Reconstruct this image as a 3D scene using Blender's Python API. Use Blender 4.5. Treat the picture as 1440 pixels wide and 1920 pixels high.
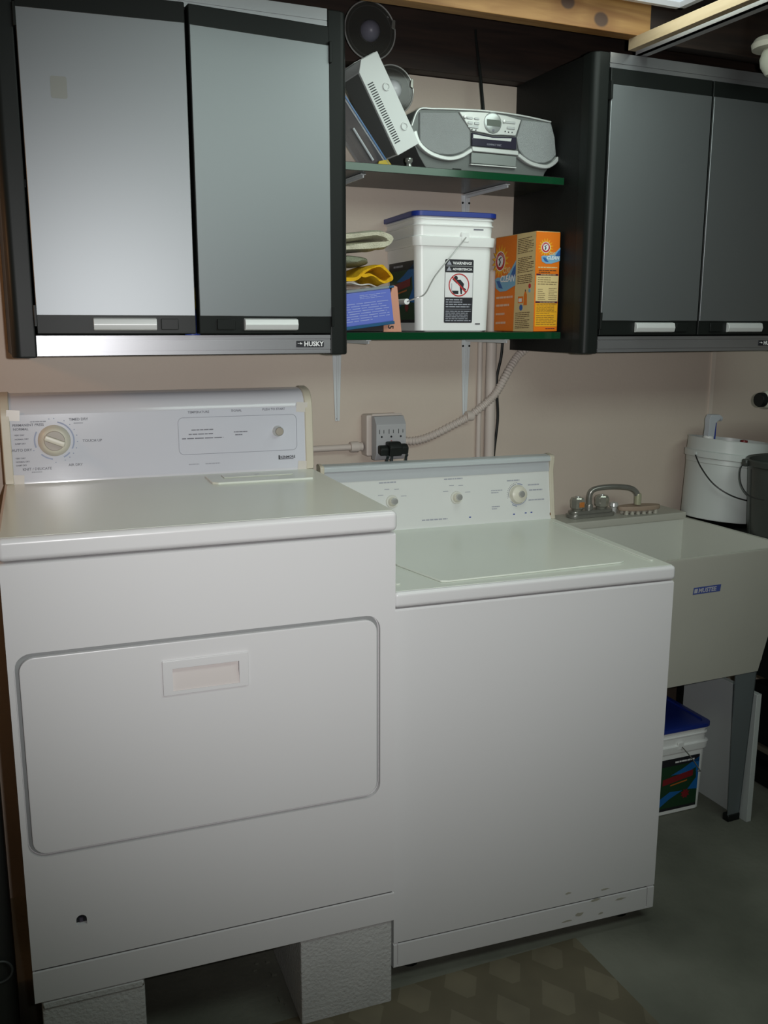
import bpy, bmesh, math, random
from mathutils import Vector, Matrix
random.seed(7)
R = math.radians
scene = bpy.context.scene
for o in list(bpy.data.objects): bpy.data.objects.remove(o)
col = scene.collection

# ------------------------------------------------------------------ camera
YAW, PITCH, ROLL, FPX = 23.4965, 11.4076, 0.0889, 1738.1
CAM = Vector((0.0845, -2.3602, 1.4562))
cd = bpy.data.cameras.new('camera'); cam = bpy.data.objects.new('camera', cd); col.objects.link(cam)
fwd = Vector((math.sin(R(YAW))*math.cos(R(PITCH)), math.cos(R(YAW))*math.cos(R(PITCH)), -math.sin(R(PITCH))))
rgt = Vector((math.cos(R(YAW)), -math.sin(R(YAW)), 0)); upv = rgt.cross(fwd)
r2 = rgt*math.cos(R(ROLL)) + upv*math.sin(R(ROLL)); u2 = upv*math.cos(R(ROLL)) - rgt*math.sin(R(ROLL))
mw = Matrix((r2, u2, -fwd)).transposed().to_4x4(); mw.translation = CAM
cam.matrix_world = mw
cd.sensor_fit = 'VERTICAL'; cd.sensor_height = 36; cd.lens = FPX/1920*36; cd.clip_start = .02
scene.camera = cam

# ------------------------------------------------------------------ world, lights, exposure
w = bpy.data.worlds.new('world'); scene.world = w; w.use_nodes = True
w.node_tree.nodes['Background'].inputs[0].default_value = (.55, .6, .6, 1)
w.node_tree.nodes['Background'].inputs[1].default_value = .02
# the camera's flash: just right of the lens, aimed with it
fl = bpy.data.lights.new('camera_flash', 'SPOT'); fl.energy = 80; fl.color = (1, .985, .985)
fl.spot_size = R(80); fl.spot_blend = 1; fl.shadow_soft_size = .012
flo = bpy.data.objects.new('camera_flash', fl); col.objects.link(flo)
fm = (r2, u2, -fwd)
aim = (fwd + u2*.09 - r2*.05).normalized()
flo.rotation_mode = 'QUATERNION'; flo.rotation_quaternion = aim.to_track_quat('-Z', 'Y')
flo.location = CAM + r2*.075 + u2*.02 + fwd*.03
# fluorescent light overhead (the ceiling fixture continues out of the frame)
ar = bpy.data.lights.new('fluorescent_tubes', 'AREA'); ar.energy = 3.2; ar.color = (.86, 1, .90)
ar.shape = 'RECTANGLE'; ar.size = .62; ar.size_y = .42
aro = bpy.data.objects.new('fluorescent_tubes', ar); col.objects.link(aro)
aro.location = (1.38, -.70, 2.185)
ar2 = bpy.data.lights.new('room_fluorescent', 'AREA'); ar2.energy = 9; ar2.color = (.84, 1, .92)
ar2.shape = 'RECTANGLE'; ar2.size = 1.5; ar2.size_y = .42
aro2 = bpy.data.objects.new('room_fluorescent', ar2); col.objects.link(aro2); aro2.location = (1.35, -2.05, 2.20); aro2.rotation_euler = (R(50), 0, R(8))
# warm bulb of the room at the left, outside the frame
wl = bpy.data.lights.new('warm_bulb', 'POINT'); wl.energy = 3.2; wl.color = (1, .50, .22); wl.shadow_soft_size = .04
wlo = bpy.data.objects.new('warm_bulb', wl); col.objects.link(wlo); wlo.location = (-.42, -.30, 1.62)
scene.view_settings.view_transform = 'Standard'; scene.view_settings.look = 'None'
scene.view_settings.gamma = 1; scene.view_settings.use_curve_mapping = False
scene.view_settings.exposure = 0

# ------------------------------------------------------------------ materials
MATS = {}
def mat(name, c, rough=.5, metal=0, noise=0, nscale=20, c2=None, bump=0, bscale=None, trans=0, emit=None, alpha=None, coat=0, spec=.5, obj=True):
    if name in MATS: return MATS[name]
    m = bpy.data.materials.new(name); m.use_nodes = True; nt = m.node_tree; b = nt.nodes['Principled BSDF']
    b.inputs['Base Color'].default_value = (*c, 1); b.inputs['Roughness'].default_value = rough
    b.inputs['Metallic'].default_value = metal; b.inputs['Specular IOR Level'].default_value = spec
    if trans: b.inputs['Transmission Weight'].default_value = trans
    if coat: b.inputs['Coat Weight'].default_value = coat; b.inputs['Coat Roughness'].default_value = .15
    if emit: b.inputs['Emission Color'].default_value = (*emit[0], 1); b.inputs['Emission Strength'].default_value = emit[1]
    if alpha is not None: b.inputs['Alpha'].default_value = alpha
    if noise or bump:
        tc = nt.nodes.new('ShaderNodeTexCoord'); n = nt.nodes.new('ShaderNodeTexNoise')
        n.inputs['Scale'].default_value = nscale; n.inputs['Detail'].default_value = 6
        nt.links.new(tc.outputs['Object'], n.inputs['Vector'])
        if noise:
            mx = nt.nodes.new('ShaderNodeMix'); mx.data_type = 'RGBA'
            rp = nt.nodes.new('ShaderNodeMapRange'); rp.inputs[1].default_value = .35; rp.inputs[2].default_value = .7
            rp.inputs[4].default_value = noise
            nt.links.new(n.outputs['Fac'], rp.inputs[0]); nt.links.new(rp.outputs[0], mx.inputs['Factor'])
            mx.inputs['A'].default_value = (*c, 1); mx.inputs['B'].default_value = (*(c2 or tuple(x*.6 for x in c)), 1)
            nt.links.new(mx.outputs['Result'], b.inputs['Base Color'])
        if bump:
            n2 = nt.nodes.new('ShaderNodeTexNoise'); n2.inputs['Scale'].default_value = bscale or nscale*4; n2.inputs['Detail'].default_value = 4
            nt.links.new(tc.outputs['Object'], n2.inputs['Vector'])
            bp = nt.nodes.new('ShaderNodeBump'); bp.inputs['Strength'].default_value = bump; bp.inputs['Distance'].default_value = .004
            nt.links.new(n2.outputs['Fac'], bp.inputs['Height']); nt.links.new(bp.outputs[0], b.inputs['Normal'])
    MATS[name] = m; return m
def wood(name, c, c2, knots=(), stretch=(1.2, 14, 14), rough=.6):
    m = bpy.data.materials.new(name); m.use_nodes = True; nt = m.node_tree; b = nt.nodes['Principled BSDF']; L = nt.links.new
    b.inputs['Roughness'].default_value = rough
    tc = nt.nodes.new('ShaderNodeTexCoord'); mp = nt.nodes.new('ShaderNodeMapping'); mp.inputs['Scale'].default_value = stretch
    L(tc.outputs['Object'], mp.inputs[0])
    n = nt.nodes.new('ShaderNodeTexNoise'); n.inputs['Scale'].default_value = 3; n.inputs['Detail'].default_value = 8; n.inputs['Distortion'].default_value = .8
    L(mp.outputs[0], n.inputs['Vector'])
    mr = nt.nodes.new('ShaderNodeMapRange'); mr.inputs[1].default_value = .35; mr.inputs[2].default_value = .65; L(n.outputs['Fac'], mr.inputs[0])
    mx = nt.nodes.new('ShaderNodeMix'); mx.data_type = 'RGBA'; mx.inputs['A'].default_value = (*c, 1); mx.inputs['B'].default_value = (*c2, 1)
    L(mr.outputs[0], mx.inputs['Factor']); out = mx.outputs['Result']
    for kx, kz, kr in knots:
        d = nt.nodes.new('ShaderNodeVectorMath'); d.operation = 'SUBTRACT'; d.inputs[1].default_value = (kx, 0, kz); L(tc.outputs['Object'], d.inputs[0])
        s = nt.nodes.new('ShaderNodeVectorMath'); s.operation = 'MULTIPLY'; s.inputs[1].default_value = (.8, 0, 1); L(d.outputs[0], s.inputs[0])
        ln = nt.nodes.new('ShaderNodeVectorMath'); ln.operation = 'LENGTH'; L(s.outputs[0], ln.inputs[0])
        for r0, r1, cc in ((kr*1.3, kr*2.6, (c2[0]*.8, c2[1]*.7, c2[2]*.6)), (kr*.75, kr, (.075, .035, .018))):
            q = nt.nodes.new('ShaderNodeMapRange'); q.inputs[1].default_value = r0; q.inputs[2].default_value = r1
            q.inputs[3].default_value = 1 if r0 < kr else .55; q.inputs[4].default_value = 0; L(ln.outputs['Value'], q.inputs[0])
            m2 = nt.nodes.new('ShaderNodeMix'); m2.data_type = 'RGBA'; L(q.outputs[0], m2.inputs['Factor']); L(out, m2.inputs['A'])
            m2.inputs['B'].default_value = (*cc, 1); out = m2.outputs['Result']
    L(out, b.inputs['Base Color']); MATS[name] = m; return m

WHITE = mat('appliance_enamel', (.70, .69, .695), .3, noise=.06, nscale=6, c2=(.62, .6, .58))
TOPLIT = mat('enamel_top_lit', (.70, .73, .66), .22, noise=.12, nscale=7, c2=(.66, .68, .58))  # same enamel, with the greenish ceiling light put into its colour
CONSW = mat('console_white', (.66, .66, .70), .13)
BEIGE = mat('aged_beige_plastic', (.62, .57, .46), .4, noise=.3, nscale=12, c2=(.5, .44, .32))
IVORY = mat('ivory_plastic', (.66, .63, .53), .35)
TAUPE = mat('taupe_plastic', (.36, .32, .27), .4)
DARK = mat('black_plastic', (.010, .012, .011), .45, spec=.22)
DARKP = mat('black_powder_coat', (.007, .008, .0075), .55, bump=.1, nscale=60, spec=.3)
GAP = mat('dark_gap', (.01, .01, .01), .8)
PRINTG = mat('grey_print', (.16, .16, .19), .6)
PRINTL = mat('light_grey_print', (.36, .37, .42), .6)
PRINTB = mat('blue_grey_print', (.25, .29, .42), .6)
PRINTK = mat('black_print', (.015, .015, .02), .5)
PRINTW = mat('white_print', (.8, .8, .8), .5)
BLUEP = mat('blue_print', (.03, .06, .32), .5)
REDP = mat('red_print', (.50, .03, .03), .5)
ALU = mat('silver_painted_door', (.265, .28, .29), .48, metal=.85)
ALUR = mat('aluminium_rail', (.42, .42, .44), .36, metal=.8)
CHROME = mat('chrome', (.6, .6, .58), .25, metal=.6)
DCHROME = mat('dull_chrome', (.34, .34, .31), .3, metal=.6, noise=.4, nscale=40, c2=(.25, .24, .2))
WALLM = mat('beige_wall_paint', (.60, .515, .435), .6, noise=.35, nscale=2.2, c2=(.50, .425, .355), bump=.12, bscale=90)
CONC = mat('concrete_floor', (.19, .19, .155), .75, noise=1, nscale=3.2, c2=(.10, .103, .08), bump=.35, bscale=60)
BLOCKM = mat('painted_block', (.56, .56, .55), .8, noise=.4, nscale=10, c2=(.42, .42, .41), bump=.7, bscale=130)
WHITEP = mat('white_pail_plastic', (.86, .87, .85), .33)
BRKT = mat('white_bracket_enamel', (.62, .65, .66), .4)
PVC = mat('painted_conduit', (.58, .51, .46), .55)
GREYP = mat('grey_outlet_plastic', (.40, .40, .41), .45)
SILV = mat('silver_plastic', (.50, .52, .52), .35, metal=.35); SILD = mat('shell_silver', (.13, .14, .135), .45, metal=.3)
SILVL = mat('light_silver_plastic', (.66, .68, .66), .3, metal=.35)
GRILLE = mat('speaker_grille', (.33, .35, .35), .5, metal=.4, bump=.5, bscale=900)
BOXW = mat('grey_white_plastic', (.68, .72, .70), .4)

# ------------------------------------------------------------------ mesh helpers
def bevel_vf(vs, fs, b, seg=2, ang=30):
    bm = bmesh.new(); bv = [bm.verts.new(v) for v in vs]
    for f in fs: bm.faces.new([bv[i] for i in f])
    bm.normal_update(); bmesh.ops.recalc_face_normals(bm, faces=bm.faces)
    ed = [e for e in bm.edges if len(e.link_faces) == 2 and e.calc_face_angle(0) > R(ang)]
    bmesh.ops.bevel(bm, geom=ed, offset=b, segments=seg, profile=.5, affect='EDGES', clamp_overlap=True)
    bm.verts.index_update()
    out = [tuple(v.co) for v in bm.verts], [[v.index for v in f.verts] for f in bm.faces]
    bm.free(); return out
class MB:
    def __init__(s): s.v = []; s.f = []; s.m = []; s.mats = []
    def add(s, vf, m, M=None):
        if m not in s.mats: s.mats.append(m)
        k = s.mats.index(m); n = len(s.v)
        s.v += [tuple(M @ Vector(v)) if M else tuple(v) for v in vf[0]]
        s.f += [[i+n for i in f] for f in vf[1]]; s.m += [k]*len(vf[1]); return s
    def box(s, x0, x1, y0, y1, z0, z1, m, b=0, seg=2, M=None):
        vs = [(x, y, z) for x in (x0, x1) for y in (y0, y1) for z in (z0, z1)]
        fs = [(0, 1, 3, 2), (4, 6, 7, 5), (0, 4, 5, 1), (2, 3, 7, 6), (0, 2, 6, 4), (1, 5, 7, 3)]
        return s.add(bevel_vf(vs, fs, b, seg) if b else (vs, fs), m, M)
    def prism(s, poly, a0, a1, ax, m, b=0, seg=2, M=None, ang=30):
        # poly in the two other axes (cyclic order kept: x->(y,z), y->(x,z), z->(x,y))
        n = len(poly)
        def P(p, a): return {'x': (a, p[0], p[1]), 'y': (p[0], a, p[1]), 'z': (p[0], p[1], a)}[ax]
        vs = [P(p, a0) for p in poly] + [P(p, a1) for p in poly]
        fs = [list(range(n)), list(range(2*n-1, n-1, -1))] + [[i, i+n, (i+1) % n+n, (i+1) % n] for i in range(n)]
        return s.add(bevel_vf(vs, fs, b, seg, ang) if b else (vs, fs), m, M)
    def flat(s, poly, y, m, M=None):   # flat print facing -y
        return s.add(([(p[0], y, p[1]) for p in poly], [list(range(len(poly)))]), m, M)
    def rect(s, x0, x1, z0, z1, y, m, M=None): return s.flat([(x0, z0), (x1, z0), (x1, z1), (x0, z1)], y, m, M)
    def lathe(s, prof, c, m, n=28, ax='z', M=None, sx=1, sy=1):
        vs = []; fs = []; k = len(prof)
        for i in range(n):
            t = 2*math.pi*i/n
            for r, h in prof:
                a, b = r*math.cos(t)*sx, r*math.sin(t)*sy
                p = {'z': (a, b, h), 'y': (a, h, b), 'x': (h, a, b)}[ax]
                vs.append((p[0]+c[0], p[1]+c[1], p[2]+c[2]))
        for i in range(n):
            j = (i+1) % n
            for q in range(k-1): fs.append([i*k+q, j*k+q, j*k+q+1, i*k+q+1])
        if prof[0][0] > 1e-6: fs.append([i*k for i in range(n)][::-1])
        if prof[-1][0] > 1e-6: fs.append([i*k+k-1 for i in range(n)])
        bm = bmesh.new(); bv = [bm.verts.new(v) for v in vs]
        for f in fs:
            try: bm.faces.new([bv[i] for i in f])
            except ValueError: pass
        bmesh.ops.remove_doubles(bm, verts=bm.verts, dist=1e-6); bmesh.ops.recalc_face_normals(bm, faces=bm.faces); bm.verts.index_update()
        out = [tuple(v.co) for v in bm.verts], [[v.index for v in f.verts] for f in bm.faces]; bm.free()
        return s.add(out, m, M)
    def tube(s, pts, r, m, n=8, M=None, closed=False):
        pts = [Vector(p) for p in pts]; rr = r if isinstance(r, (list, tuple)) else [r]*len(pts)
        vs = []; fs = []; up = Vector((.123, .456, .87)).normalized(); N = len(pts); pn = None
        for i, p in enumerate(pts):
            if closed: d = (pts[(i+1) % N]-pts[i-1]).normalized()
            else: d = (pts[min(i+1, N-1)]-pts[max(i-1, 0)]).normalized()
            a = (pn - d*pn.dot(d)) if pn else up.cross(d)
            if a.length < 1e-6: a = d.orthogonal()
            a.normalize(); pn = a; b = d.cross(a)
            for k in range(n):
                t = 2*math.pi*k/n; vs.append(tuple(p + (a*math.cos(t)+b*math.sin(t))*rr[i]))
        for i in range(N if closed else N-1):
            j = (i+1) % N
            for k in range(n): fs.append([i*n+k, i*n+(k+1) % n, j*n+(k+1) % n, j*n+k])
        if not closed: fs += [list(range(n))[::-1], [(N-1)*n+k for k in range(n)]]
        return s.add((vs, fs), m, M)
    def text(s, body, size, x, z, y, m, align='LEFT', M=None, shear=0, bold=0):
        cu = bpy.data.curves.new('t', 'FONT'); cu.body = body; cu.size = size; cu.align_x = align; cu.resolution_u = 2; cu.shear = shear; cu.offset = bold
        ob = bpy.data.objects.new('t', cu); col.objects.link(ob)
        dg = bpy.context.evaluated_depsgraph_get(); me = bpy.data.meshes.new_from_object(ob.evaluated_get(dg))
        vf = ([(v.co.x+x, y, v.co.y+z) for v in me.vertices], [list(p.vertices) for p in me.polygons])
        bpy.data.objects.remove(ob); bpy.data.meshes.remove(me); bpy.data.curves.remove(cu)
        return s.add(vf, m, M)
    def mesh(s, name, smooth=38):
        me = bpy.data.meshes.new(name); me.from_pydata(s.v, [], s.f); me.validate()
        for m in s.mats: me.materials.append(m)
        for p, k in zip(me.polygons, s.m): p.material_index = k
        if smooth:
            for p in me.polygons: p.use_smooth = True
            me.set_sharp_from_angle(angle=R(smooth))
        me.update(); return me
    def build(s, name, parent=None, loc=None, rot=None, smooth=38):
        o = bpy.data.objects.new(name, s.mesh(name, smooth)); col.objects.link(o)
        if parent: o.parent = parent
        if loc: o.location = loc
        if rot: o.rotation_euler = rot
        if smooth: wn = o.modifiers.new('weighted_normals', 'WEIGHTED_NORMAL'); wn.keep_sharp = True; wn.weight = 90
        return o
def thing(name, label, cat, loc=(0, 0, 0), rz=0, group=None):
    o = bpy.data.objects.new(name, None); col.objects.link(o); o.empty_display_size = .05
    o.location = loc; o.rotation_euler = (0, 0, rz); return tag(o, label, cat, group)
def tag(o, label, cat, group=None):
    o['label'] = label; o['category'] = cat
    if group: o['group'] = group
    return o
def struct(o): o['kind'] = 'structure'; return o
def rrect(x0, x1, z0, z1, r, n=6):
    p = []
    for cx, cz, a in ((x1-r, z1-r, 0), (x0+r, z1-r, 90), (x0+r, z0+r, 180), (x1-r, z0+r, 270)):
        for i in range(n+1): t = R(a+90*i/n); p.append((cx+r*math.cos(t), cz+r*math.sin(t)))
    return p
def circ(cx, cz, r, n=24, a0=0, a1=360, sx=1):
    full = abs(a1-a0) >= 360; k = n if full else n+1
    return [(cx+r*sx*math.cos(R(a0+(a1-a0)*i/n)), cz+r*math.sin(R(a0+(a1-a0)*i/n))) for i in range(k)]
def arcband(cx, cz, ra, rb, a0, a1, n=14): return circ(cx, cz, rb, n, a0, a1) + circ(cx, cz, ra, n, a0, a1)[::-1]
def spl(pts, k=6):
    pts = [Vector(p) for p in pts]; out = []
    for i in range(len(pts)-1):
        a, b, c, d = pts[max(i-1, 0)], pts[i], pts[i+1], pts[min(i+2, len(pts)-1)]
        for j in range(k):
            t = j/k; out.append(.5*((2*b)+(c-a)*t+(2*a-5*b+4*c-d)*t*t+(3*b-a-3*c+d)*t**3))
    out.append(pts[-1]); return out
def cut(ob, cutters):
    ob.modifiers.clear()
    for c in cutters: c.modifiers.clear()
    for c in cutters:
        md = ob.modifiers.new('b', 'BOOLEAN'); md.object = c; md.operation = 'DIFFERENCE'; md.solver = 'EXACT'
    dg = bpy.context.evaluated_depsgraph_get(); me = bpy.data.meshes.new_from_object(ob.evaluated_get(dg)); ob.modifiers.clear()
    old = ob.data; ob.data = me; bpy.data.meshes.remove(old)
    for c in cutters: bpy.data.objects.remove(c)
    for p in me.polygons: p.use_smooth = True
    me.set_sharp_from_angle(angle=R(38)); me.name = ob.name
    wn = ob.modifiers.new('weighted_normals', 'WEIGHTED_NORMAL'); wn.keep_sharp = True; wn.weight = 90
def ribbon(mb, pts, t, y0, y1, m, ny=7, amp=.003, k=5):
    """thick folded cloth: a smoothed (x, z) path with thickness t, swept from y0 to y1 with a little waviness"""
    P = spl([(p[0], 0, p[1]) for p in pts], k); L = []; Rr = []
    for i, p in enumerate(P):
        d = (P[min(i+1, len(P)-1)]-P[max(i-1, 0)]).normalized(); n = Vector((-d.z, 0, d.x)); e = 1 if 0 < i < len(P)-1 else .55
        L.append(p+n*t/2*e); Rr.append(p-n*t/2*e)
    out = L+Rr[::-1]; n = len(out); vs = []; fs = []
    for j in range(ny):
        y = y0+(y1-y0)*j/(ny-1)
        for i, p in enumerate(out):
            sh = .6 if j in (0, ny-1) else 1
            cx = P[min(i, n-1-i)]
            q = cx+(p-cx)*sh
            vs.append((q.x+amp*math.sin(j*1.7+i*.4), y+amp*math.sin(i*.9), q.z+amp*math.cos(j*2.1+i*.3)))
    for j in range(ny-1):
        for i in range(n): fs.append([j*n+i, j*n+(i+1) % n, (j+1)*n+(i+1) % n, (j+1)*n+i])
    h = n//2
    for j in (0, ny-1):
        for i in range(h-1): fs.append([j*n+i, j*n+i+1, j*n+n-2-i, j*n+n-1-i][::(1 if j else -1)])
    mb.add((vs, fs), m)
def blob(mb, c, s, m, amp=.12, seed=1, seg=3):
    bm = bmesh.new(); bmesh.ops.create_icosphere(bm, subdivisions=seg, radius=1); rd = random.Random(seed); ph = [rd.uniform(0, 6) for _ in range(6)]
    for v in bm.verts:
        p = v.co; k = 1+amp*(math.sin(3*p.x+ph[0])*math.cos(4*p.y+ph[1])+.6*math.sin(7*p.z+ph[2])*math.sin(6*p.x+ph[3]))
        sq = 1/max(abs(p.x)**3+abs(p.y)**3+abs(p.z)**3, .2)**(1/3)
        v.co = Vector((c[0]+p.x*k*sq*s[0], c[1]+p.y*k*sq*s[1], c[2]+p.z*k*sq*s[2]))
    bm.verts.index_update(); mb.add(([tuple(v.co) for v in bm.verts], [[v.index for v in f.verts] for f in bm.faces]), m); bm.free()
def lines(mb, x0, x1, z0, z1, n, y, m, M=None, t=.45, seed=3, slant=0):
    """rows of tiny broken print too small to read"""
    rd = random.Random(seed); dz = (z1-z0)/n
    for i in range(n):
        z = z1-dz*(i+.5); x = x0; end = x1-(x1-x0)*rd.choice((0, 0, .05, .12, .35))
        while x < end:
            wd = min((x1-x0)*rd.uniform(.08, .26), end-x)
            mb.flat([(x, z-dz*t/2+slant*(x-x0)), (x+wd, z-dz*t/2+slant*(x+wd-x0)), (x+wd, z+dz*t/2+slant*(x+wd-x0)), (x, z+dz*t/2+slant*(x-x0))], y, m, M); x += wd+(x1-x0)*.025

# ------------------------------------------------------------------ setting
def slab(name, x0, x1, y0, y1, z0, z1, m, parent=None, b=0):
    o = MB().box(x0, x1, y0, y1, z0, z1, m, b).build(name, parent)
    if not parent: struct(o)
    return o
DKWOOD = wood('dark_brown_wood', (.035, .020, .014), (.016, .010, .008))
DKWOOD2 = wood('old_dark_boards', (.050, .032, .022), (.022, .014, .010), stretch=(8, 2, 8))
PINE = wood('pine_joist', (.42, .23, .075), (.27, .125, .035), knots=((1.392, 2.183, .017), (1.486, 2.157, .018)), stretch=(1.4, 16, 16))
slab('wall_back', -1.2, 3.4, 0, .12, 0, 2.098, WALLM)
slab('wall_left', -1.32, -1.2, -4.5, .12, 0, 2.36, WALLM)
slab('wall_right', 3.4, 3.52, -4.5, .12, 0, 2.36, WALLM)
slab('wall_front', -1.32, 3.52, -4.62, -4.5, 0, 2.36, WALLM)
slab('floor', -1.32, 3.52, -4.62, .12, -.1, 0, CONC)
slab('trim_1', 2.262, 2.276, -.006, 0, .0, 2.098, mat('seam_batten', (.66, .58, .50), .5))
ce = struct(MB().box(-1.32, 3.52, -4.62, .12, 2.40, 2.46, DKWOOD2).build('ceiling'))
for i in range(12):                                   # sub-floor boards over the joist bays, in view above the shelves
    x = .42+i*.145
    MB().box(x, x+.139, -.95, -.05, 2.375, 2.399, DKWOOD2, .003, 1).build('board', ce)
MB().box(-1.2, 3.4, -.045, .12, 2.10, 2.375, DKWOOD, .004).build('sill_beam', ce)
MB().box(-.6, 1.63, -.405, -.365, 2.134, 2.375, PINE, .003).build('pine_joist', ce)
MB().box(1.632, 3.3, -.40, -.362, 2.125, 2.375, DKWOOD, .003).build('dark_joist', ce)  # right-hand joist piece in a darker brown than the pine
MB().box(.2, 3.3, -1.25, -1.21, 2.20, 2.375, DKWOOD, .003).build('dark_joist', ce)

# ------------------------------------------------------------------ ceiling things
t = thing('ceiling_light', 'bright white fluorescent ceiling light in front of the pine joist', 'light', (1.38, -.70, 2.20))
FIXW = mat('white_fixture_enamel', (.8, .8, .8), .35)
m = MB().box(-.325, .325, -.30, .28, .05, .06, FIXW); m.box(-.325, -.31, -.30, .28, 0, .06, FIXW); m.box(.31, .325, -.30, .28, 0, .06, FIXW)
m.box(-.325, .325, .268, .28, 0, .06, FIXW); m.box(-.325, .325, -.30, -.288, 0, .06, FIXW); m.box(-.02, .02, -.02, .02, .06, .175, FIXW); m.build('housing', t)
DIFF = mat('glowing_diffuser', (.8, .8, .8), .4, emit=((.72, .86, .95), .55))
MB().box(-.31, .31, -.288, .268, .012, .02, DIFF).build('diffuser', t)
PALE = wood('pale_batten_wood', (.50, .38, .24), (.40, .29, .17), stretch=(14, 1.2, 14))
tag(MB().box(1.590, 1.612, -.95, -.375, 2.108, 2.134, PALE, .001).build('ceiling_batten'), 'pale wooden batten running forward under the joists', 'batten')
m = MB().box(1.636, 1.641, -.95, -.345, 2.106, 2.125, GREYP); m.box(1.636, 1.660, -.95, -.345, 2.106, 2.110, GREYP); m.box(1.636, 1.66, -.95, -.345, 2.121, 2.125, GREYP)
tag(m.build('ceiling_track'), 'thin grey metal track beside the pale batten', 'track')
t = thing('lamp_holder', 'cream ceiling lamp holder at the right edge under the joists', 'lamp', (1.935, -.50, 2.13))
m = MB().lathe([(0, -.012), (.055, -.012), (.058, 0), (.05, .012), (0, .012)], (0, 0, 0), IVORY); m.box(-.012, .012, -.012, .012, .012, .245, IVORY); m.build('flange', t)
MB().lathe([(0, -.075), (.02, -.072), (.033, -.052), (.036, -.035), (.03, -.012)], (0, 0, 0), mat('frosted_bulb_cream', (.6, .6, .5), .3)).build('bulb', t)

# ------------------------------------------------------------------ dryer
DLX, DLY = .8133-.722*math.cos(R(3.0437)), -.7415+.722*math.sin(R(3.0437))
def text_tilt(y0, z0, deg): return Matrix.Translation((0, y0, z0)) @ Matrix.Rotation(R(-deg), 4, 'X') @ Matrix.Translation((0, 0, -z0))
dr = thing('clothes_dryer', 'white clothes dryer raised on concrete blocks, left of the washer', 'dryer', (DLX, DLY, .203), R(-3.0437))
W = .722
MB().box(0, W, .018, .65, 0, .853, WHITE, .004).build('cabinet', dr)
# front panel: profile with a V groove for the kick line
prof = [(.003, 0), (0, .003), (0, .0665), (.006, .0685), (.006, .0715), (0, .0725), (0, .850), (.004, .853), (.018, .853), (.018, 0)]
fp = MB().prism(prof, 0, W, 'x', WHITE).build('front_panel', dr)
MB().box(.004, W-.004, .0035, .010, .0675, .0715, mat('groove_shade', (.12, .12, .12), .7)).build('kick_groove_shade', dr)  # dark strip paints the shade inside the kick groove
c1 = MB().prism(rrect(.010, .690, .298, .690, .03), -.02, .011, 'y', WHITE).build('c', dr)
hole = [(.102, .147)] + circ(.0925, .158, .0095, 8, 0, 180) + [(.083, .147)]
c2 = MB().prism(hole, -.02, .012, 'y', WHITE).build('c', dr)
cut(fp, [c1, c2])
MB().prism(hole, .0095, .0135, 'y', PRINTK).box(.089, .095, .006, .010, .149, .157, mat('hole_glint', (.08, .07, .10), .4)).build('sight_hole', dr)  # black plate stands for the dark inside the hole, plus a painted glint
door = MB().prism(rrect(.018, .683, .305, .682, .026), -.002, .010, 'y', WHITE, .003, 2).build('door', dr)
cut(door, [MB().box(.278, .406, -.03, .0085, .586, .632, WHITE).build('c', dr)])
MB().prism(arc := rrect(.0115, .6885, .2995, .6885, .029), .0098, .0109, 'y', mat('door_seam_grey', (.30, .31, .31), .5)).build('door_seam', dr)
hf = MB().box(.262, .422, -.0065, -.001, .580, .648, WHITE, .002, 2).build('handle_frame', door)
cut(hf, [MB().box(.280, .404, -.03, .03, .588, .632, WHITE).build('c', door)])
m = MB()
m.prism([(.0078, .5865), (-.0045, .5865), (-.0045, .588), (.0065, .632), (.0078, .634)], .28, .404, 'x', mat('handle_scoop', (.58, .53, .51), .5))
m.build('handle_scoop', door)
MB().box(-.003, W+.003, -.006, .65, .857, .898, TOPLIT if 0 else WHITE, .011, 4).build('top_rim', dr)
MB().box(.004, W-.004, .006, .60, .8975, .8986, TOPLIT, .0004, 1).build('top_panel', dr)
m = MB().prism([(.440, .425), (.452, .412), (.674, .412), (.674, .525), (.440, .525)], .898, .9035, 'z', TOPLIT, .002); m.box(.475, .64, .468, .508, .9035, .9055, TOPLIT, .0015, 1); m.box(.552, .562, .488, .492, .9055, .906, PRINTL)
lint = m.build('lint_filter_lid', dr)
# console
prof = [(.573, .8985), (.5745, .908), (.5805, 1.045), (.5828, 1.060), (.5885, 1.074), (.598, 1.086), (.612, 1.0935), (.630, 1.097), (.65, 1.0985), (.65, .8985)]
MB().prism(prof, .016, W-.014, 'x', CONSW, 0).build('console', dr)
def off(pr_, d): return [(y-d, z+d*.35) for y, z in pr_]
endp = [(.570, .8985), (.5715, .909), (.5775, 1.046), (.580, 1.062), (.586, 1.077), (.596, 1.090), (.611, 1.097), (.630, 1.1005), (.65, 1.102), (.65, .8985)]
for a, b in ((0, .020), (W-.020, W)): MB().prism(endp, a, b, 'x', BEIGE, .002, 1).build('end_cap', dr)
T = text_tilt(.5741, .905, 2.5)     # panel face frame: x along, z up the face, y out of it
m = MB().prism(rrect(.019, W-.022, .9035, 1.054, .008), -.0013, -.0001, 'y', mat('decal_panel', (.62, .63, .69), .14), M=T)
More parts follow.
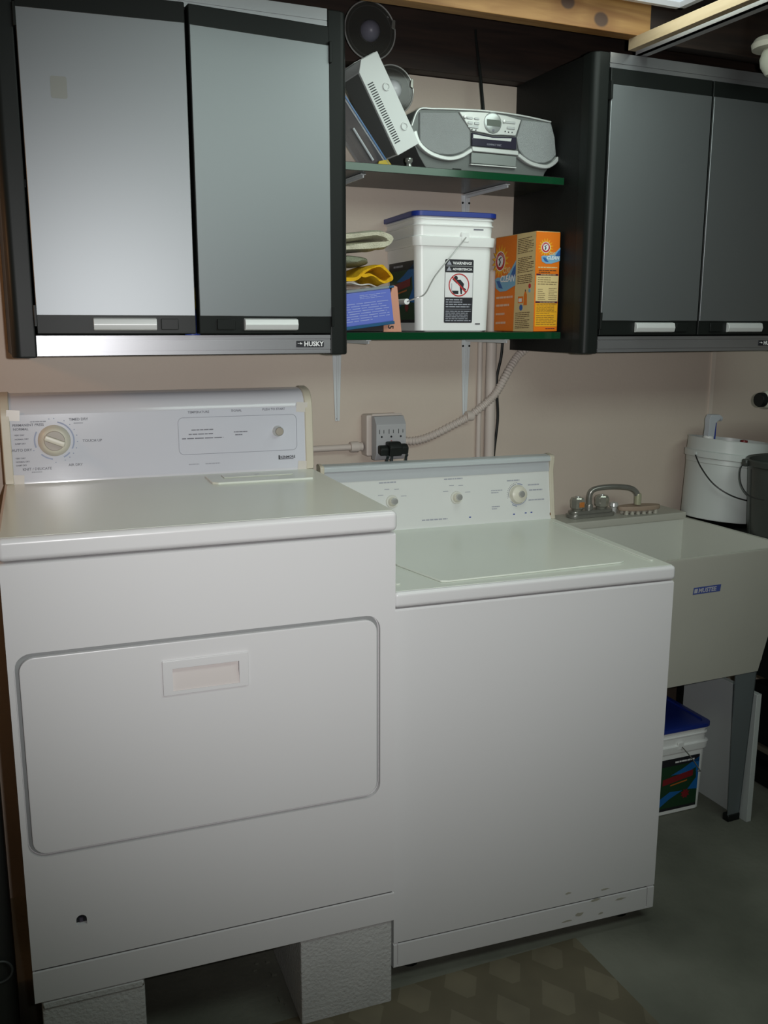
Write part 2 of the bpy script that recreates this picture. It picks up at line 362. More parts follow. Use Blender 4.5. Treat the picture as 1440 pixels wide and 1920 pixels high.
tm = [(('PERMANENT PRESS'), .0078, .024, 1.0285), ('NORMAL', .0078, .025, 1.0195), ('VERY DRY', .0046, .027, 1.007), ('NORMAL DRY', .0046, .027, .998), ('DAMP DRY', .0046, .027, .988),
      ('AUTO DRY', .0085, .019, .972), ('VERY DRY', .0046, .026, .955), ('NORMAL DRY', .0046, .026, .947), ('DAMP DRY', .0046, .026, .939), ('KNIT / DELICATE', .0082, .039, .9285),
      ('AIR DRY', .0082, .138, .934), ('TOUCH UP', .0085, .172, .988), ('TIMED DRY', .0082, .145, 1.038), ('TEMPERATURE', .0078, .414, 1.046), ('SIGNAL', .0078, .518, 1.047), ('PUSH TO START', .0078, .595, 1.0475)]
ins = MB()
for s_, sz, x, z in tm: ins.text(s_, sz, x, z, -.0017, PRINTG, M=T, bold=.00012)
for x0, x1, z in ((.421, .473, 1.005), (.414, .480, .995), (.398, .497, .985), (.523, .556, .997), (.526, .553, .990), (.411, .436, .923), (.451, .486, .923), (.062, .1, 1.037), (.155, .175, 1.031), (.058, .08, .923)):
    lines(ins, x0, x1, z-.001, z+.003, 1, -.0017, PRINTL if z > 1.02 or z < .93 else PRINTG, M=T, t=.6, seed=int(x0*999))
for a0, a1 in ((150, 200), (-28, 78), (225, 262), (295, 318)):
    ins.flat(arcband(.111, .994, .0408, .0440, a0, a1), -.0017, mat('faint_blue_print', (.34, .38, .52), .6), M=T)
for a in (100, 88, 62, 45, 28, 12, -5, -22, -38, -52, -66, -90, 205):
    ins.flat(circ(.111+.050*math.cos(R(a)), .994+.050*math.sin(R(a)), .0013, 6), -.0017, PRINTB, M=T)
ins.text('KENMORE', .0082, .6365, .9285, -.0017, PRINTK, M=T, bold=.0002); ins.rect(.632, .6355, .926, .936, -.0017, PRINTK, M=T); ins.rect(.632, .670, .9255, .927, -.0017, PRINTK, M=T)
oo = m.build('control_panel', dr); ins.build('printed_legend', oo)['kind'] = 'stuff'
ring = [(p[0], -.0018, p[1]) for p in rrect(.390, .680, .948, 1.036, .012)]
MB().tube(ring, .0006, PRINTL, 4, M=T, closed=True).build('button_outline', oo)
dk = MB().lathe([(0, -.016), (.024, -.0155), (.030, -.011), (.0355, -.003), (.0355, .0)], (.111, 0, .994), IVORY, 36, 'y', M=T)
dk.lathe([(0, -.0175), (.0215, -.0175), (.0225, -.0155)], (.111, 0, .994), TAUPE, 30, 'y', M=T); dk = dk.build('timer_dial', dr)
Mb = T @ Matrix.Translation((.111, -.0165, .994)) @ Matrix.Rotation(R(23), 4, 'Y')
MB().box(-.023, .023, -.014, 0, -.0065, .0065, IVORY, .003, 2, M=Mb).build('grip_bar', dk)
MB().lathe([(0, -.022), (.009, -.0215), (.0105, -.019), (.011, -.004), (.0135, 0)], (.632, 0, .996), TAUPE, 24, 'y', M=T).lathe([(.0105, -.019), (.0112, -.018), (.0125, -.003), (.0145, 0)], (.632, 0, .996), mat('white_knob', (.7, .7, .68), .3), 24, 'y', M=T).build('start_button', dr)
TAPE = mat('yellowed_tape', (.64, .60, .55), .3)
for x, z in ((.024, .906), (.024, 1.052), (W-.030, .906), (W-.030, 1.052)):
    MB().prism([(x-.012, z-.010), (x+.016, z-.012), (x+.018, z+.012), (x-.010, z+.014)], -.0021, -.0016, 'y', TAPE, M=T).build('tape_piece', oo)

# ------------------------------------------------------------------ blocks under the dryer
for lx, lab, wd in ((.011, 'grey concrete block under the left front corner of the dryer', .190), (.516, 'grey concrete block under the right front corner of the dryer', .204)):
    c = Vector((DLX, DLY, 0)) + Matrix.Rotation(R(-3.0437), 3, 'Z') @ Vector((lx, .006, 0))
    m = MB(); vs = []; m.box(0, wd, 0, .39, 0, .2025, BLOCKM, .005, 2)
    if lx < .1: m.box(.002, wd-.002, -.004, .3, .186, .2022, BLOCKM, .003, 1)
    tag(m.build('concrete_block', loc=c, rot=(0, 0, R(-3.0437))), lab, 'block', 'concrete blocks under the dryer')

# ------------------------------------------------------------------ washer
WW = .685; wx, wy = 1.5228-WW*math.cos(R(4.3035)), -.7323+WW*math.sin(R(4.3035))
ws = thing('washing_machine', 'white top-loading washing machine between the dryer and the sink', 'washer', (wx, wy, 0), R(-4.3035))
z0 = .035
DIRT = mat('dirt_smudge', (.40, .38, .32), .6)
MB().box(0, WW, .016, .601, z0, .878, WHITE, .004).build('cabinet', ws)
prof = [(.004, z0), (0, z0+.004), (0, .0945), (.006, .0965), (.006, .0995), (0, .1005), (0, .874), (.004, .878), (.016, .878), (.016, z0)]
fp = MB().prism(prof, 0, WW, 'x', WHITE).build('front_panel', ws)
cut(fp, [MB().box(.008, .0105, -.01, .003, .042, .098, WHITE).build('c', ws), MB().box(WW-.021, WW-.0185, -.01, .003, .042, .098, WHITE).build('c', ws)])
MB().box(.012, WW-.02, .0035, .010, .0955, .0995, MATS['groove_shade']).build('kick_groove_shade', ws)  # painted shade strip for the washer's kick groove
for fx, fy in ((.06, .06), (WW-.06, .06), (.06, .58), (WW-.06, .58)):
    MB().lathe([(0, 0), (.022, 0), (.022, .012), (.010, .014), (.010, .037), (0, .037)], (fx, fy, 0), DARK, 12).build('foot', ws)
MB().box(-.002, WW+.002, -.004, .602, .8815, .915, WHITE, .009, 4).build('top_rim', ws)
MB().box(.004, WW-.004, .006, .60, .9143, .9156, TOPLIT, .0005, 1).build('top_panel', ws)
m = MB().prism([(.076, .20), (.118, .040), (.135, .034), (.575, .052), (.590, .062), (.612, .485), (.60, .50), (.09, .50), (.076, .485)], .9155, .920, 'z', TOPLIT, .003, 2, ang=12)
m.build('lid', ws)
rd = random.Random(11)
for q in range(7):
    cx_ = rd.uniform(.42, .64); cz_ = rd.uniform(.05, .13); a_, b_ = rd.uniform(.006, .018), rd.uniform(.002, .006)
    MB().prism([(cx_+a_*math.cos(k*.7)*rd.uniform(.6, 1.1), cz_+b_*math.sin(k*.7)*rd.uniform(.6, 1.1)) for k in range(9)], -.0004, .0002, 'y', DIRT).build('scuff', ws)
for x in (.020, .653): MB().prism(rrect(x, x+.012, .05, .515, .0055, 4), .9154, .9185, 'z', TOPLIT, .0015, 2).build('top_ridge', ws)
prof = [(.556, .9155), (.560, .925), (.5785, 1.050), (.586, 1.066), (.586, 1.078), (.602, 1.082), (.602, .9155)]
MB().prism(prof, .008, WW-.008, 'x', mat('washer_console_white', (.70, .71, .69), .25)).build('console', ws)
LIP = mat('console_top_strip', (.52, .56, .57), .3)
MB().prism([(.571, 1.079), (.571, 1.090), (.576, 1.094), (.602, 1.0965), (.602, 1.083), (.586, 1.079)], .002, WW-.010, 'x', LIP, .0015, 2).build('console_top_strip', ws)
MB().prism([(.5785, 1.050), (.5865, 1.066), (.5865, 1.079), (.5815, 1.079), (.5775, 1.062), (.5765, 1.050)], .010, WW-.012, 'x', mat('console_grey_band', (.46, .48, .50), .4)).build('grey_band', ws)
endp = [(.552, .9155), (.556, .926), (.574, 1.052), (.570, 1.078), (.569, 1.091), (.575, 1.096), (.602, 1.0985), (.602, .9155)]
for a, b in ((-.001, .010), (WW-.012, WW+.001)): MB().prism(endp, a, b, 'x', BEIGE, .0015, 1).build('end_cap', ws)
T = text_tilt(.560, .925, 8.4)
ins = MB(); KX = ((.197, .957+.035), (.385, .992), (.573, .990))
for i, (kx, kz) in enumerate(KX[:2]):
    lines(ins, kx-.035, kx+.02, kz+.048, kz+.056, 1, -.0004, PRINTL, M=T, seed=i)
    for a in (150, 110, 65, 20):
        lines(ins, kx+.036*math.cos(R(a))-.008, kx+.036*math.cos(R(a))+.008, kz+.034*math.sin(R(a)), kz+.034*math.sin(R(a))+.004, 1, -.0004, PRINTL, M=T, seed=a)
ins.flat(arcband(.573, .990, .0285, .030, 100, 195), -.0004, PRINTG, M=T); ins.flat(arcband(.573, .990, .0285, .031, 60, 92), -.0004, PRINTB, M=T)
ins.flat(arcband(.573, .990, .0285, .030, 215, 340), -.0004, PRINTB, M=T); ins.flat(arcband(.573, .990, .032, .0345, 235, 262), -.0004, PRINTB, M=T)
for a in range(95, 200, 9): ins.flat(circ(.573+.0335*math.cos(R(a)), .990+.0335*math.sin(R(a)), .0012, 6), -.0004, PRINTG, M=T)
for x0, x1, z, n in ((.49, .525, 1.0, 2), (.49, .515, .955, 2), (.605, .64, 1.015, 1), (.608, .65, 1.0, 1), (.605, .655, .972, 1), (.54, .60, 1.030, 1), (.28, .36, .936, 1)):
    lines(ins, x0, x1, z-.004, z+.004*n, n, -.0004, PRINTL, M=T, seed=int(x0*777))
for x, z in ((.42, .934), (.555, .9335), (.592, .935), (.61, .9355)): ins.rect(x, x+.006, z, z+.003, -.0004, BLUEP, M=T)
ins.build('printed_legend', ws)['kind'] = 'stuff'
for i, (kx, kz) in enumerate(KX):
    big = i == 2; r = .0255 if big else .0125; d = .017 if big else .014
    k = MB().lathe([(0, -d), (r*.62, -d+.001), (r*.9, -d+.005), (r, -.002), (r*1.05, 0)], (kx, 0, kz), IVORY, 32, 'y', M=T)
    if not big: k.lathe([(0, -.003), (.017, -.003), (.018, 0)], (kx, 0, kz), mat('pale_knob_skirt', (.64, .64, .58), .4), 28, 'y', M=T)
    k = k.build('cycle_dial' if big else 'knob', ws); q = (kx+(.003 if big else .002), kz+.001)
    MB().lathe([(0, -d-.006), (.008, -d-.005), (.0095, -d-.002), (.0095, -d+.002)], (q[0], 0, q[1]), CHROME, 20, 'y', M=T).build('chrome_cap', k)
m = MB().box(WW-.014, WW-.004, -.003, 0, .925, .932, mat('brown_stain', (.25, .15, .08), .6), M=T).build('rusty_clip', ws)

# ------------------------------------------------------------------ wall cabinets
def cabinet(x0, zb, lab, dl, dr_, opener):
    H, WC, D = .716, .716, .363
    c = thing('wall_cabinet', lab, 'cabinet', (x0, 0, zb), 0, 'black and silver garage wall cabinets')
    m = MB(); m.box(.004, .022, -D+.035, -.001, 0, H, DARKP); m.box(WC-.022, WC-.004, -D+.035, -.001, 0, H, DARKP)
    m.box(.02, WC-.02, -.012, -.001, .0, H, DARKP); m.box(.02, WC-.02, -D+.03, -.001, 0, .02, DARKP); m.box(.02, WC-.02, -D+.03, -.001, H-.02, H, DARKP)
    m.build('carcass', c)
    for s in (0, 1):
        a = 0 if s == 0 else WC; sg = 1 if s == 0 else -1
        pl = [(a, -D+.05), (a, -D+.018), (a+sg*.006, -D+.006), (a+sg*.018, -D), (a+sg*.046, -D), (a+sg*.046, -D+.05)]
        MB().prism(pl, -.002, H+.002, 'z', DARK, .004, 2).build('corner_post', c)
    MB().box(.022, WC-.022, -D+.05, -.012, .33, .345, DARKP).build('inner_shelf', c)
    m = MB()
    for a, b, y in ((.002, .008, 0), (.008, .011, .0025), (.011, .031, 0), (.031, .034, .0025), (.034, .042, 0)): m.box(.0465, WC-.0465, -D+y, -D+.02, a, b, ALUR)
    rail = m.build('bottom_rail', c)
    m = MB()
    for a, b, y in ((.684, .693, 0), (.693, .695, .002), (.695, .718, 0)): m.box(.0465, WC-.0465, -D+y+.002, -D+.02, a, b, ALUR)
    m.build('top_rail', c)
    # badge
    m = MB().prism(rrect(.588, .653, .0155, .0295, .002, 3), -D-.002, -D+.001, 'y', PRINTK)
    m.text('HUSKY', .0145, .606, .0178, -D-.0024, PRINTW, bold=.0005)
    m.flat([(.591, .0235), (.597, .0235), (.597, .0215), (.603, .0225), (.597, .0265), (.597, .0245), (.591, .0245)], -D-.0024, PRINTW); m.build('badge', rail)
    for s in (0, 1):
        a0, a1 = (.049, .3615) if s == 0 else (.3675, .6715)
        hx = a0 if s == 0 else a1
        w_ = a1-a0
        def X(a): return a-hx
        m = MB().box(X(a0), X(a1), 0, .020, .0455, .683, DARK, .0015, 1)
        d = m.build('door', c, (hx, -D-.002, 0), (0, 0, R((-dl if s == 0 else dr_))))
        MB().box(X(a0)+.001, X(a1)-.001, -.003, 0, .082, .645, ALU, .001, 1).build('silver_panel', d)
        hs = (.157, .281) if s == 0 else (.465, .587)
        MB().prism([(0, .052), (-.010, .054), (-.013, .064), (-.010, .0755), (0, .078)], X(hs[0]), X(hs[1]), 'x', mat('satin_handle', (.70, .71, .70), .4, metal=.25), .001, 1).build('handle', d)
        ls = (.290, .325) if s == 0 else (.405, .445)
        MB().box(X(ls[0]), X(ls[1]), -.006, 0, .054, .076, DARK, .001, 1).build('latch', d)
        hy = X(a0)-.004 if s == 0 else X(a1)-.002
        for z in (.09, .64):
            MB().box(hy, hy+.006, -.008, .012, z-.03, z+.012, DARK, .001, 1).build('hinge', d)
    return c
cl = cabinet(.151, 1.392, 'large black wall cabinet with silver doors above the dryer', 5.2, 4.5, 0)
cr = cabinet(1.503, 1.386, 'dimly lit black wall cabinet with silver doors above the sink', .4, .4, 0)
MB().prism(rrect(.055, .085, .488, .528, .004), -.0035, -.0032, 'y', mat('tape_residue', (.24, .245, .225), .5, metal=.85)).build('tape_residue', [o for o in cl.children if o.name.startswith('door')][0])
t = thing('cleaner_bottle', 'yellow and blue bottle seen through the gap between the left cabinet doors', 'bottle', (.520, -.315, 1.412))
MB().lathe([(0, 0), (.016, 0), (.017, .01), (.017, .06), (.010, .075), (0, .075)], (0, 0, 0), BLUEP, 16).build('body', t)
MB().lathe([(.006, .075), (.012, .08), (.012, .12), (.008, .125), (0, .125)], (0, 0, 0), mat('yellow_plastic', (.7, .5, .02), .4), 16).build('cap', t)

# ------------------------------------------------------------------ glass shelves and brackets
g = bpy.data.materials.new('green_edged_glass'); g.use_nodes = True; nt = g.node_tree; b = nt.nodes['Principled BSDF']
b.inputs['Base Color'].default_value = (.004, .05, .018, 1); b.inputs['Roughness'].default_value = .12
tr = nt.nodes.new('ShaderNodeBsdfTransparent'); tr.inputs[0].default_value = (.30, .33, .29, 1)
gl = nt.nodes.new('ShaderNodeBsdfPrincipled'); gl.inputs['Base Color'].default_value = (.055, .055, .05, 1); gl.inputs['Roughness'].default_value = .2
m1 = nt.nodes.new('ShaderNodeMixShader'); m1.inputs[0].default_value = .62; nt.links.new(tr.outputs[0], m1.inputs[1]); nt.links.new(gl.outputs[0], m1.inputs[2])
tc = nt.nodes.new('ShaderNodeTexCoord'); sx = nt.nodes.new('ShaderNodeSeparateXYZ'); nt.links.new(tc.outputs['Normal'], sx.inputs[0])
ab = nt.nodes.new('ShaderNodeMath'); ab.operation = 'ABSOLUTE'; nt.links.new(sx.outputs[2], ab.inputs[0])
gt = nt.nodes.new('ShaderNodeMath'); gt.operation = 'GREATER_THAN'; gt.inputs[1].default_value = .7; nt.links.new(ab.outputs[0], gt.inputs[0])
m2 = nt.nodes.new('ShaderNodeMixShader'); nt.links.new(gt.outputs[0], m2.inputs[0]); nt.links.new(b.outputs[0], m2.inputs[1]); nt.links.new(m1.outputs[0], m2.inputs[2])
nt.links.new(m2.outputs[0], nt.nodes['Material Output'].inputs[0])
SZL, SZU = 1.439, 1.826
for z, lab, y in ((SZL, 'lower thick glass shelf with green edge holding pail and boxes', -.268), (SZU, 'upper thick glass shelf with green edge holding the stereo', -.258)):
    tag(MB().box(.873, 1.500, y, -.012, z-.0185, z, g, .001, 1).build('glass_shelf'), lab, 'shelf')
def bracket(x, zt, lab, leg=.22):
    c = thing('shelf_bracket', lab, 'bracket', (x, -.001, zt), 0, 'white metal shelf brackets')
    m = MB(); n = 8
    vs = [(-.014, 0, 0), (.014, 0, 0), (-.006, 0, -leg), (.006, 0, -leg)]
    m.prism([(-.014, -.001), (.014, -.001), (.0065, -leg), (-.0065, -leg)], -.003, 0, 'y', BRKT, .0008, 1)
    m.prism([(-.003, -.001), (.003, -.001), (.002, -leg), (-.002, -leg)], -.007, -.003, 'y', BRKT, .0008, 1)
    m.build('wall_leg', c)
    m = MB().prism([(-.013, -.003), (.013, -.003), (.007, -.225), (-.007, -.225)], -.003, -.0002, 'z', BRKT, .0008, 1)
    m.prism([(-.003, -.003), (.003, -.003), (.002, -.225), (-.002, -.225)], -.010, -.003, 'z', BRKT, .0008, 1); m.build('arm', c)
    for sx_, sz in ((-.010, -.022), (.010, -.022), (0, -leg+.006)):
        MB().lathe([(0, -.0055), (.0025, -.005), (.003, -.003)], (sx_, 0, sz), DARK, 10, 'y').build('screw', c)
bracket(.971, SZL-.0187, 'white bracket under the lower shelf, next to the left cabinet')
bracket(1.362, SZL-.0187, 'white bracket under the lower shelf, below the white pail')
bracket(.958, SZU-.0187, 'white bracket under the upper shelf, next to the left cabinet', .16)
bracket(1.353, SZU-.0187, 'white bracket under the upper shelf, behind the white pail', .16)

# ------------------------------------------------------------------ pipes, conduit, outlet, cable
tag(MB().lathe([(.0155, .0), (.0155, 1.60), (.010, 1.608), (0, 1.608)], (1.437, -.017, 0), PVC, 20).build('drain_pipe'), 'thick beige painted pipe rising up the wall behind the washer', 'pipe')
tag(MB().lathe([(.0075, .0), (.0075, 1.58), (0, 1.584)], (1.405, -.009, 0), PVC, 14).build('supply_pipe'), 'thin beige painted pipe left of the thick wall pipe', 'pipe')
cab = spl([(1.482, -.006, 1.62), (1.480, -.006, 1.50), (1.478, -.006, 1.38), (1.4635, -.006, 1.30), (1.470, -.006, 1.20), (1.466, -.006, 1.14), (1.460, -.006, 1.08), (1.460, -.006, .96)], 6)
tag(MB().tube(cab, .0042, DARK, 8).build('black_cable'), 'thin black cable hanging down the wall right of the thick pipe', 'cable')
t = thing('flexible_conduit', 'beige ribbed flexible conduit curving from the outlet up to the right cabinet', 'conduit', (1.15, -.02, 1.14))
P = [(0, 0, 0), (.05, 0, -.002), (.10, 0, .010), (.16, -.001, .035), (.215, -.008, .062), (.262, -.022, .100), (.290, -.026, .128), (.318, -.020, .165), (.350, -.008, .205), (.382, 0, .236), (.43, .004, .262)]
pp = spl(P, 22); rr = [.0105+(.0016 if (i//2) % 2 else -.0010) for i in range(len(pp))]
MB().tube(pp, rr, PVC, 10).build('ribbed_tube', t)
for i in (0, 5): MB().lathe([(.013, -.012), (.0145, -.010), (.0145, .008), (.013, .010)], tuple(Vector(P[0])) if i == 0 else (.215, -.008, .062), PVC, 16, 'x').build('clamp', t)
t = thing('rigid_conduit', 'straight beige conduit running left from the outlet behind the dryer', 'conduit', (1.035, -.022, 1.130))
m = MB().lathe([(.0085, -.42), (.0085, 0)], (0, 0, 0), PVC, 14, 'x'); m.build('tube', t)
MB().lathe([(.014, -.035), (.015, -.03), (.015, -.012), (.012, -.008), (.012, 0)], (0, 0, 0), PVC, 14, 'x').build('connector', t)
t = thing('wall_outlet', 'beige surface outlet box on the wall behind the washer', 'outlet', (1.092, 0, 1.16))
MB().box(-.052, .050, -.042, 0, -.056, .058, PVC, .006, 2).build('box', t)
MB().box(-.038, .052, -.048, -.042, -.060, .060, PVC, .003, 1).build('cover_plate', t)
MB().lathe([(0, -.0505), (.003, -.050), (.0035, -.048)], (-.030, 0, .048), DARK, 10, 'y').build('screw', t)
t = thing('outlet_adapter', 'grey six-way outlet adapter plugged over the wall outlet', 'adapter', (1.094, -.0485, 1.155))
pr1 = [(0, -.058), (-.022, -.058), (-.034, -.038), (-.034, .038), (-.018, .060), (0, .060)]
MB().prism(pr1, -.042, .046, 'x', GREYP, .002, 2).build('body', t)
m = MB()
for x in (-.026, .002, .030):
    m.box(x-.0075, x-.0058, -.0345, -.0339, .014, .026, PRINTK); m.box(x+.0052, x+.0068, -.0345, -.0339, .0155, .0245, PRINTK)
    m.prism(circ(x-.0002, .006, .0028, 10), -.0345, -.0339, 'y', PRINTK)
m.prism(circ(.002, -.006, .0022, 10), -.0345, -.0339, 'y', mat('red_neon', (.25, .08, .07), .3)); m.build('socket', t)
for i, (x, zt, dx, lab, cx) in enumerate(((1.068, 1.138, .020, 'black plug at the left of the adapter', 1.080), (1.096, 1.143, .0, 'black plug in the middle of the adapter, largest', 1.094), (1.124, 1.140, 0, 'black plug at the right of the adapter', 1.136))):
    p = thing('power_plug', lab, 'plug', (x, -.0835, zt-.010), 0, 'black plugs in the adapter')
    s_ = 1.25 if i == 1 else .9
    m = MB().prism([(0, .013*s_), (-.018*s_, .013*s_), (-.028*s_, .002), (-.024*s_, -.018*s_), (0, -.012*s_)], -.015*s_, .015*s_, 'x', DARK, .004, 2); m.build('plug_body', p)
    MB().tube(spl([(0, -.016, -.008), (cx-x, -.014, -.018), (cx-x+.001, -.0045, -.034), (cx-x+.002, -.0035, -.12), (cx-x, -.0035, -.22)], 5), .0040 if i == 1 else .0036, mat('grey_black_cord', (.03, .04, .04), .5), 8).build('cord', p)
tag(MB().box(1.1515, 1.158, -.012, 0, 1.148, 1.166, PVC, .003).build('conduit_strap'), 'small painted strap where the ribbed conduit meets the outlet', 'strap')

# ------------------------------------------------------------------ stereo on the upper shelf
t = thing('stereo', 'silver portable stereo with two speakers on the upper glass shelf', 'stereo', (1.10, -.205, SZU+.001))
body = [(.009, .140), (.05, .1455), (.111, .149), (.202, .152), (.297, .150), (.350, .146), (.387, .142), (.396, .124), (.402, .104), (.410, .058), (.404, .047), (.392, .036), (.375, .015), (.370, 0), (.04, 0), (.028, .012), (.012, .035), (-.006, .070), (-.010, .091), (-.010, .110)]
MB().prism(body, 0, .17, 'y', SILD, .004, 2, ang=20).build('body', t)
lg = [(.012, .133), (.115, .1415), (.1505, .101), (.152, .064), (.131, .050), (.108, .042), (.086, .0395), (.062, .0405), (.041, .046), (.024, .055), (.012, .065)]
rg = [(.298, .139), (.385, .1385), (.398, .104), (.404, .062), (.390, .047), (.370, .039), (.347, .038), (.325, .043), (.306, .053), (.291, .068), (.285, .095)]
for p in (lg, rg): MB().prism(p, -.006, .002, 'y', GRILLE, .002, 1, ang=50).build('speaker_grille', t)
def band(pts, wd):
    P_ = spl([(p[0], 0, p[1]) for p in pts], 5); a = []; b_ = []
    for i, p in enumerate(P_):
        d = (P_[min(i+1, len(P_)-1)]-P_[max(i-1, 0)]).normalized(); n = Vector((-d.z, 0, d.x)); a.append((p.x+n.x*wd/2, p.z+n.z*wd/2)); b_.append((p.x-n.x*wd/2, p.z-n.z*wd/2))
    return a+b_[::-1]
for p in ([(-.003, .088), (.010, .060), (.041, .0395), (.086, .031), (.122, .038), (.154, .056)], [(.289, .053), (.325, .0355), (.370, .030), (.395, .040), (.409, .055)]):
    MB().prism(band(p, .0095), -.011, .002, 'y', SILVL, .0015, 1, ang=40).build('speaker_trim', t)
MB().prism(band([(-.008, .10), (.010, .1385), (.05, .144), (.111, .148), (.202, .1515), (.297, .149), (.387, .141)], .004), -.004, .002, 'y', SILVL, .001, 1, ang=50).build('top_trim', t)
cp = MB().prism([(.119, .1425), (.1535, .1015), (.19, .099), (.214, .096), (.24, .098), (.281, .099), (.296, .138), (.250, .1445), (.203, .1475), (.150, .1455)], -.005, .002, 'y', SILVL, .001, 1, ang=50).build('control_panel', t)
ds = MB().lathe([(0, -.009), (.0205, -.009), (.0245, -.007), (.026, -.003)], (.2135, 0, .124), mat('display_bezel', (.42, .45, .44), .25, metal=.4), 32, 'y').build('display', cp)
MB().prism([(.195, .116), (.233, .116), (.235, .126), (.232, .131), (.195, .131)], -.0096, -.009, 'y', mat('lcd', (.10, .12, .10), .3)).build('lcd_screen', ds)
MB().prism(circ(.214, .106, .003, 12), -.0100, -.009, 'y', PRINTG).build('selector_button', ds)
for x, z in ((.134, .131), (.2455, .130)):
    MB().lathe([(0, -.011), (.0038, -.010), (.0045, -.005)], (x, 0, z), SILVL, 14, 'y').build('round_button', cp)
for x, z, wd, hh in ((.148, .130, .017, .005), (.168, .130, .014, .005), (.150, .119, .014, .006), (.168, .119, .014, .006), (.158, .1105, .030, .006), (.264, .129, .030, .005), (.266, .116, .024, .006)):
    MB().prism(rrect(x-wd/2, x+wd/2, z-hh/2, z+hh/2, .002, 3), -.0075, -.005, 'y', SILV, .0008, 1, ang=40).build('push_button', cp)
for x, z in ((.155, .104), (.166, .1035), (.250, .107), (.260, .106), (.270, .106)): MB().prism(circ(x, z, .0017, 8), -.0062, -.005, 'y', PRINTK).build('small_key', cp)
cdw = MB().prism([(.1555, .0975), (.214, .092), (.2825, .0955), (.284, .066), (.1555, .0665)], -.007, .002, 'y', mat('tinted_cassette_door', (.03, .028, .045), .15), .001, 1).build('cassette_door', t)
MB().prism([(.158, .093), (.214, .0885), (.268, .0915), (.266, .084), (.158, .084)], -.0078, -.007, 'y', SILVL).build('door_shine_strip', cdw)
MB().text('COMPACT DISC', .0058, .197, .0705, -.0074, PRINTL).build('lettering', cdw)
MB().prism([(.1545, .064), (.2865, .0625), (.289, .0515), (.1545, .0525)], -.011, .002, 'y', SILVL, .0015, 1).build('center_trim', t)
MB().prism([(.154, .0505), (.2835, .0495), (.2825, .0245), (.153, .025)], -.008, .002, 'y', mat('dark_silver_panel', (.24, .26, .25), .4, metal=.4), .001, 1).build('lower_panel', t)
MB().box(.152, .284, -.0086, 0, .0205, .0235, SILVL, .0005, 1).build('lower_trim', t)
MB().box(.105, .128, -.004, 0, .001, .010, DARK).build('foot_pad', t)

MB().tube([(.2755, .145, .140), (.262, .150, .27), (.2485, .153, .36), (.246, .153, .385)], [.0052, .0045, .0032, .0028], DARK, 8).build('antenna', t)

# white slotted box leaning on the stereo
t = thing('slotted_box', 'light grey plastic box with vent slots leaning against the stereo', 'device', (1.0385, -.245, SZU+.0235))
ANG = Matrix.Rotation(R(-29.5), 4, 'Y')   # leans left
m = MB().box(-.0008, .001, .006, .102, .004, .198, mat('dark_grey_shell', (.16, .17, .16), .5), M=ANG).prism([(0, 0), (.0645, 0), (.0645, .222), (.018, .222), (0, .200)], 0, .105, 'y', BOXW, .002, 2, M=ANG); bo = m.build('shell', t)
m = MB()
for i in range(26):
    z = .026+i*.0056
    m.box(.006, .0215, -.0006, .0002, z, z+.0026, PRINTK, M=ANG)
sl = m.build('vent_slots', bo); sl['kind'] = 'stuff'
for z in (.050, .145):
    MB().lathe([(.0095, -.0005), (.0088, -.0035), (.0065, -.0035), (.0055, -.001), (.003, -.001), (0, -.0018)], (.047, 0, z), BOXW, 24, 'y', M=ANG).build('round_boss', bo)
MB().box(.002, .060, .01, .10, .2222, .2230, BOXW, M=ANG).build('end_panel', bo)
t = thing('glass_stopper', 'small clear glass stopper at the front edge of the upper shelf', 'stopper', (1.068, -.243, SZU+.0005))
MB().lathe([(0, 0), (.008, 0), (.006, .006), (.0095, .012), (.009, .019), (0, .021)], (0, 0, 0), mat('dull_glass', (.35, .37, .34), .08, metal=.6), 10).build('stopper_body', t)

# plastic sleeve at the left end of the upper shelf
CLR = mat('clear_plastic', (.55, .58, .62), .12, alpha=.42)
t = thing('plastic_sleeve', 'clear plastic packet with blue edge leaning on the upper shelf next to the left cabinet', 'packet', (1.028, -.215, SZU+.001))
MA = Matrix.Rotation(R(-38), 4, 'Y')
MB().box(-.002, .004, 0, .14, .0, .21, CLR, M=MA).build('sleeve', t)
MB().tube([tuple(MA @ Vector((.004, -.001, 0))), tuple(MA @ Vector((.004, -.001, .21)))], .0022, mat('blue_edge', (.10, .22, .42), .4)).build('blue_edge', t)
MB().tube([tuple(MA @ Vector((-.024, .0, .035))), tuple(MA @ Vector((-.022, .0, .12)))], .003, mat('grey_strip', (.4, .44, .46), .3)).build('grey_strip', t)
MB().prism([(-.030, .001), (.010, .001), (-.004, .017), (-.026, .012)], -.003, .004, 'y', mat('yellow_corner', (.55, .42, .03), .5)).build('yellow_corner', t)

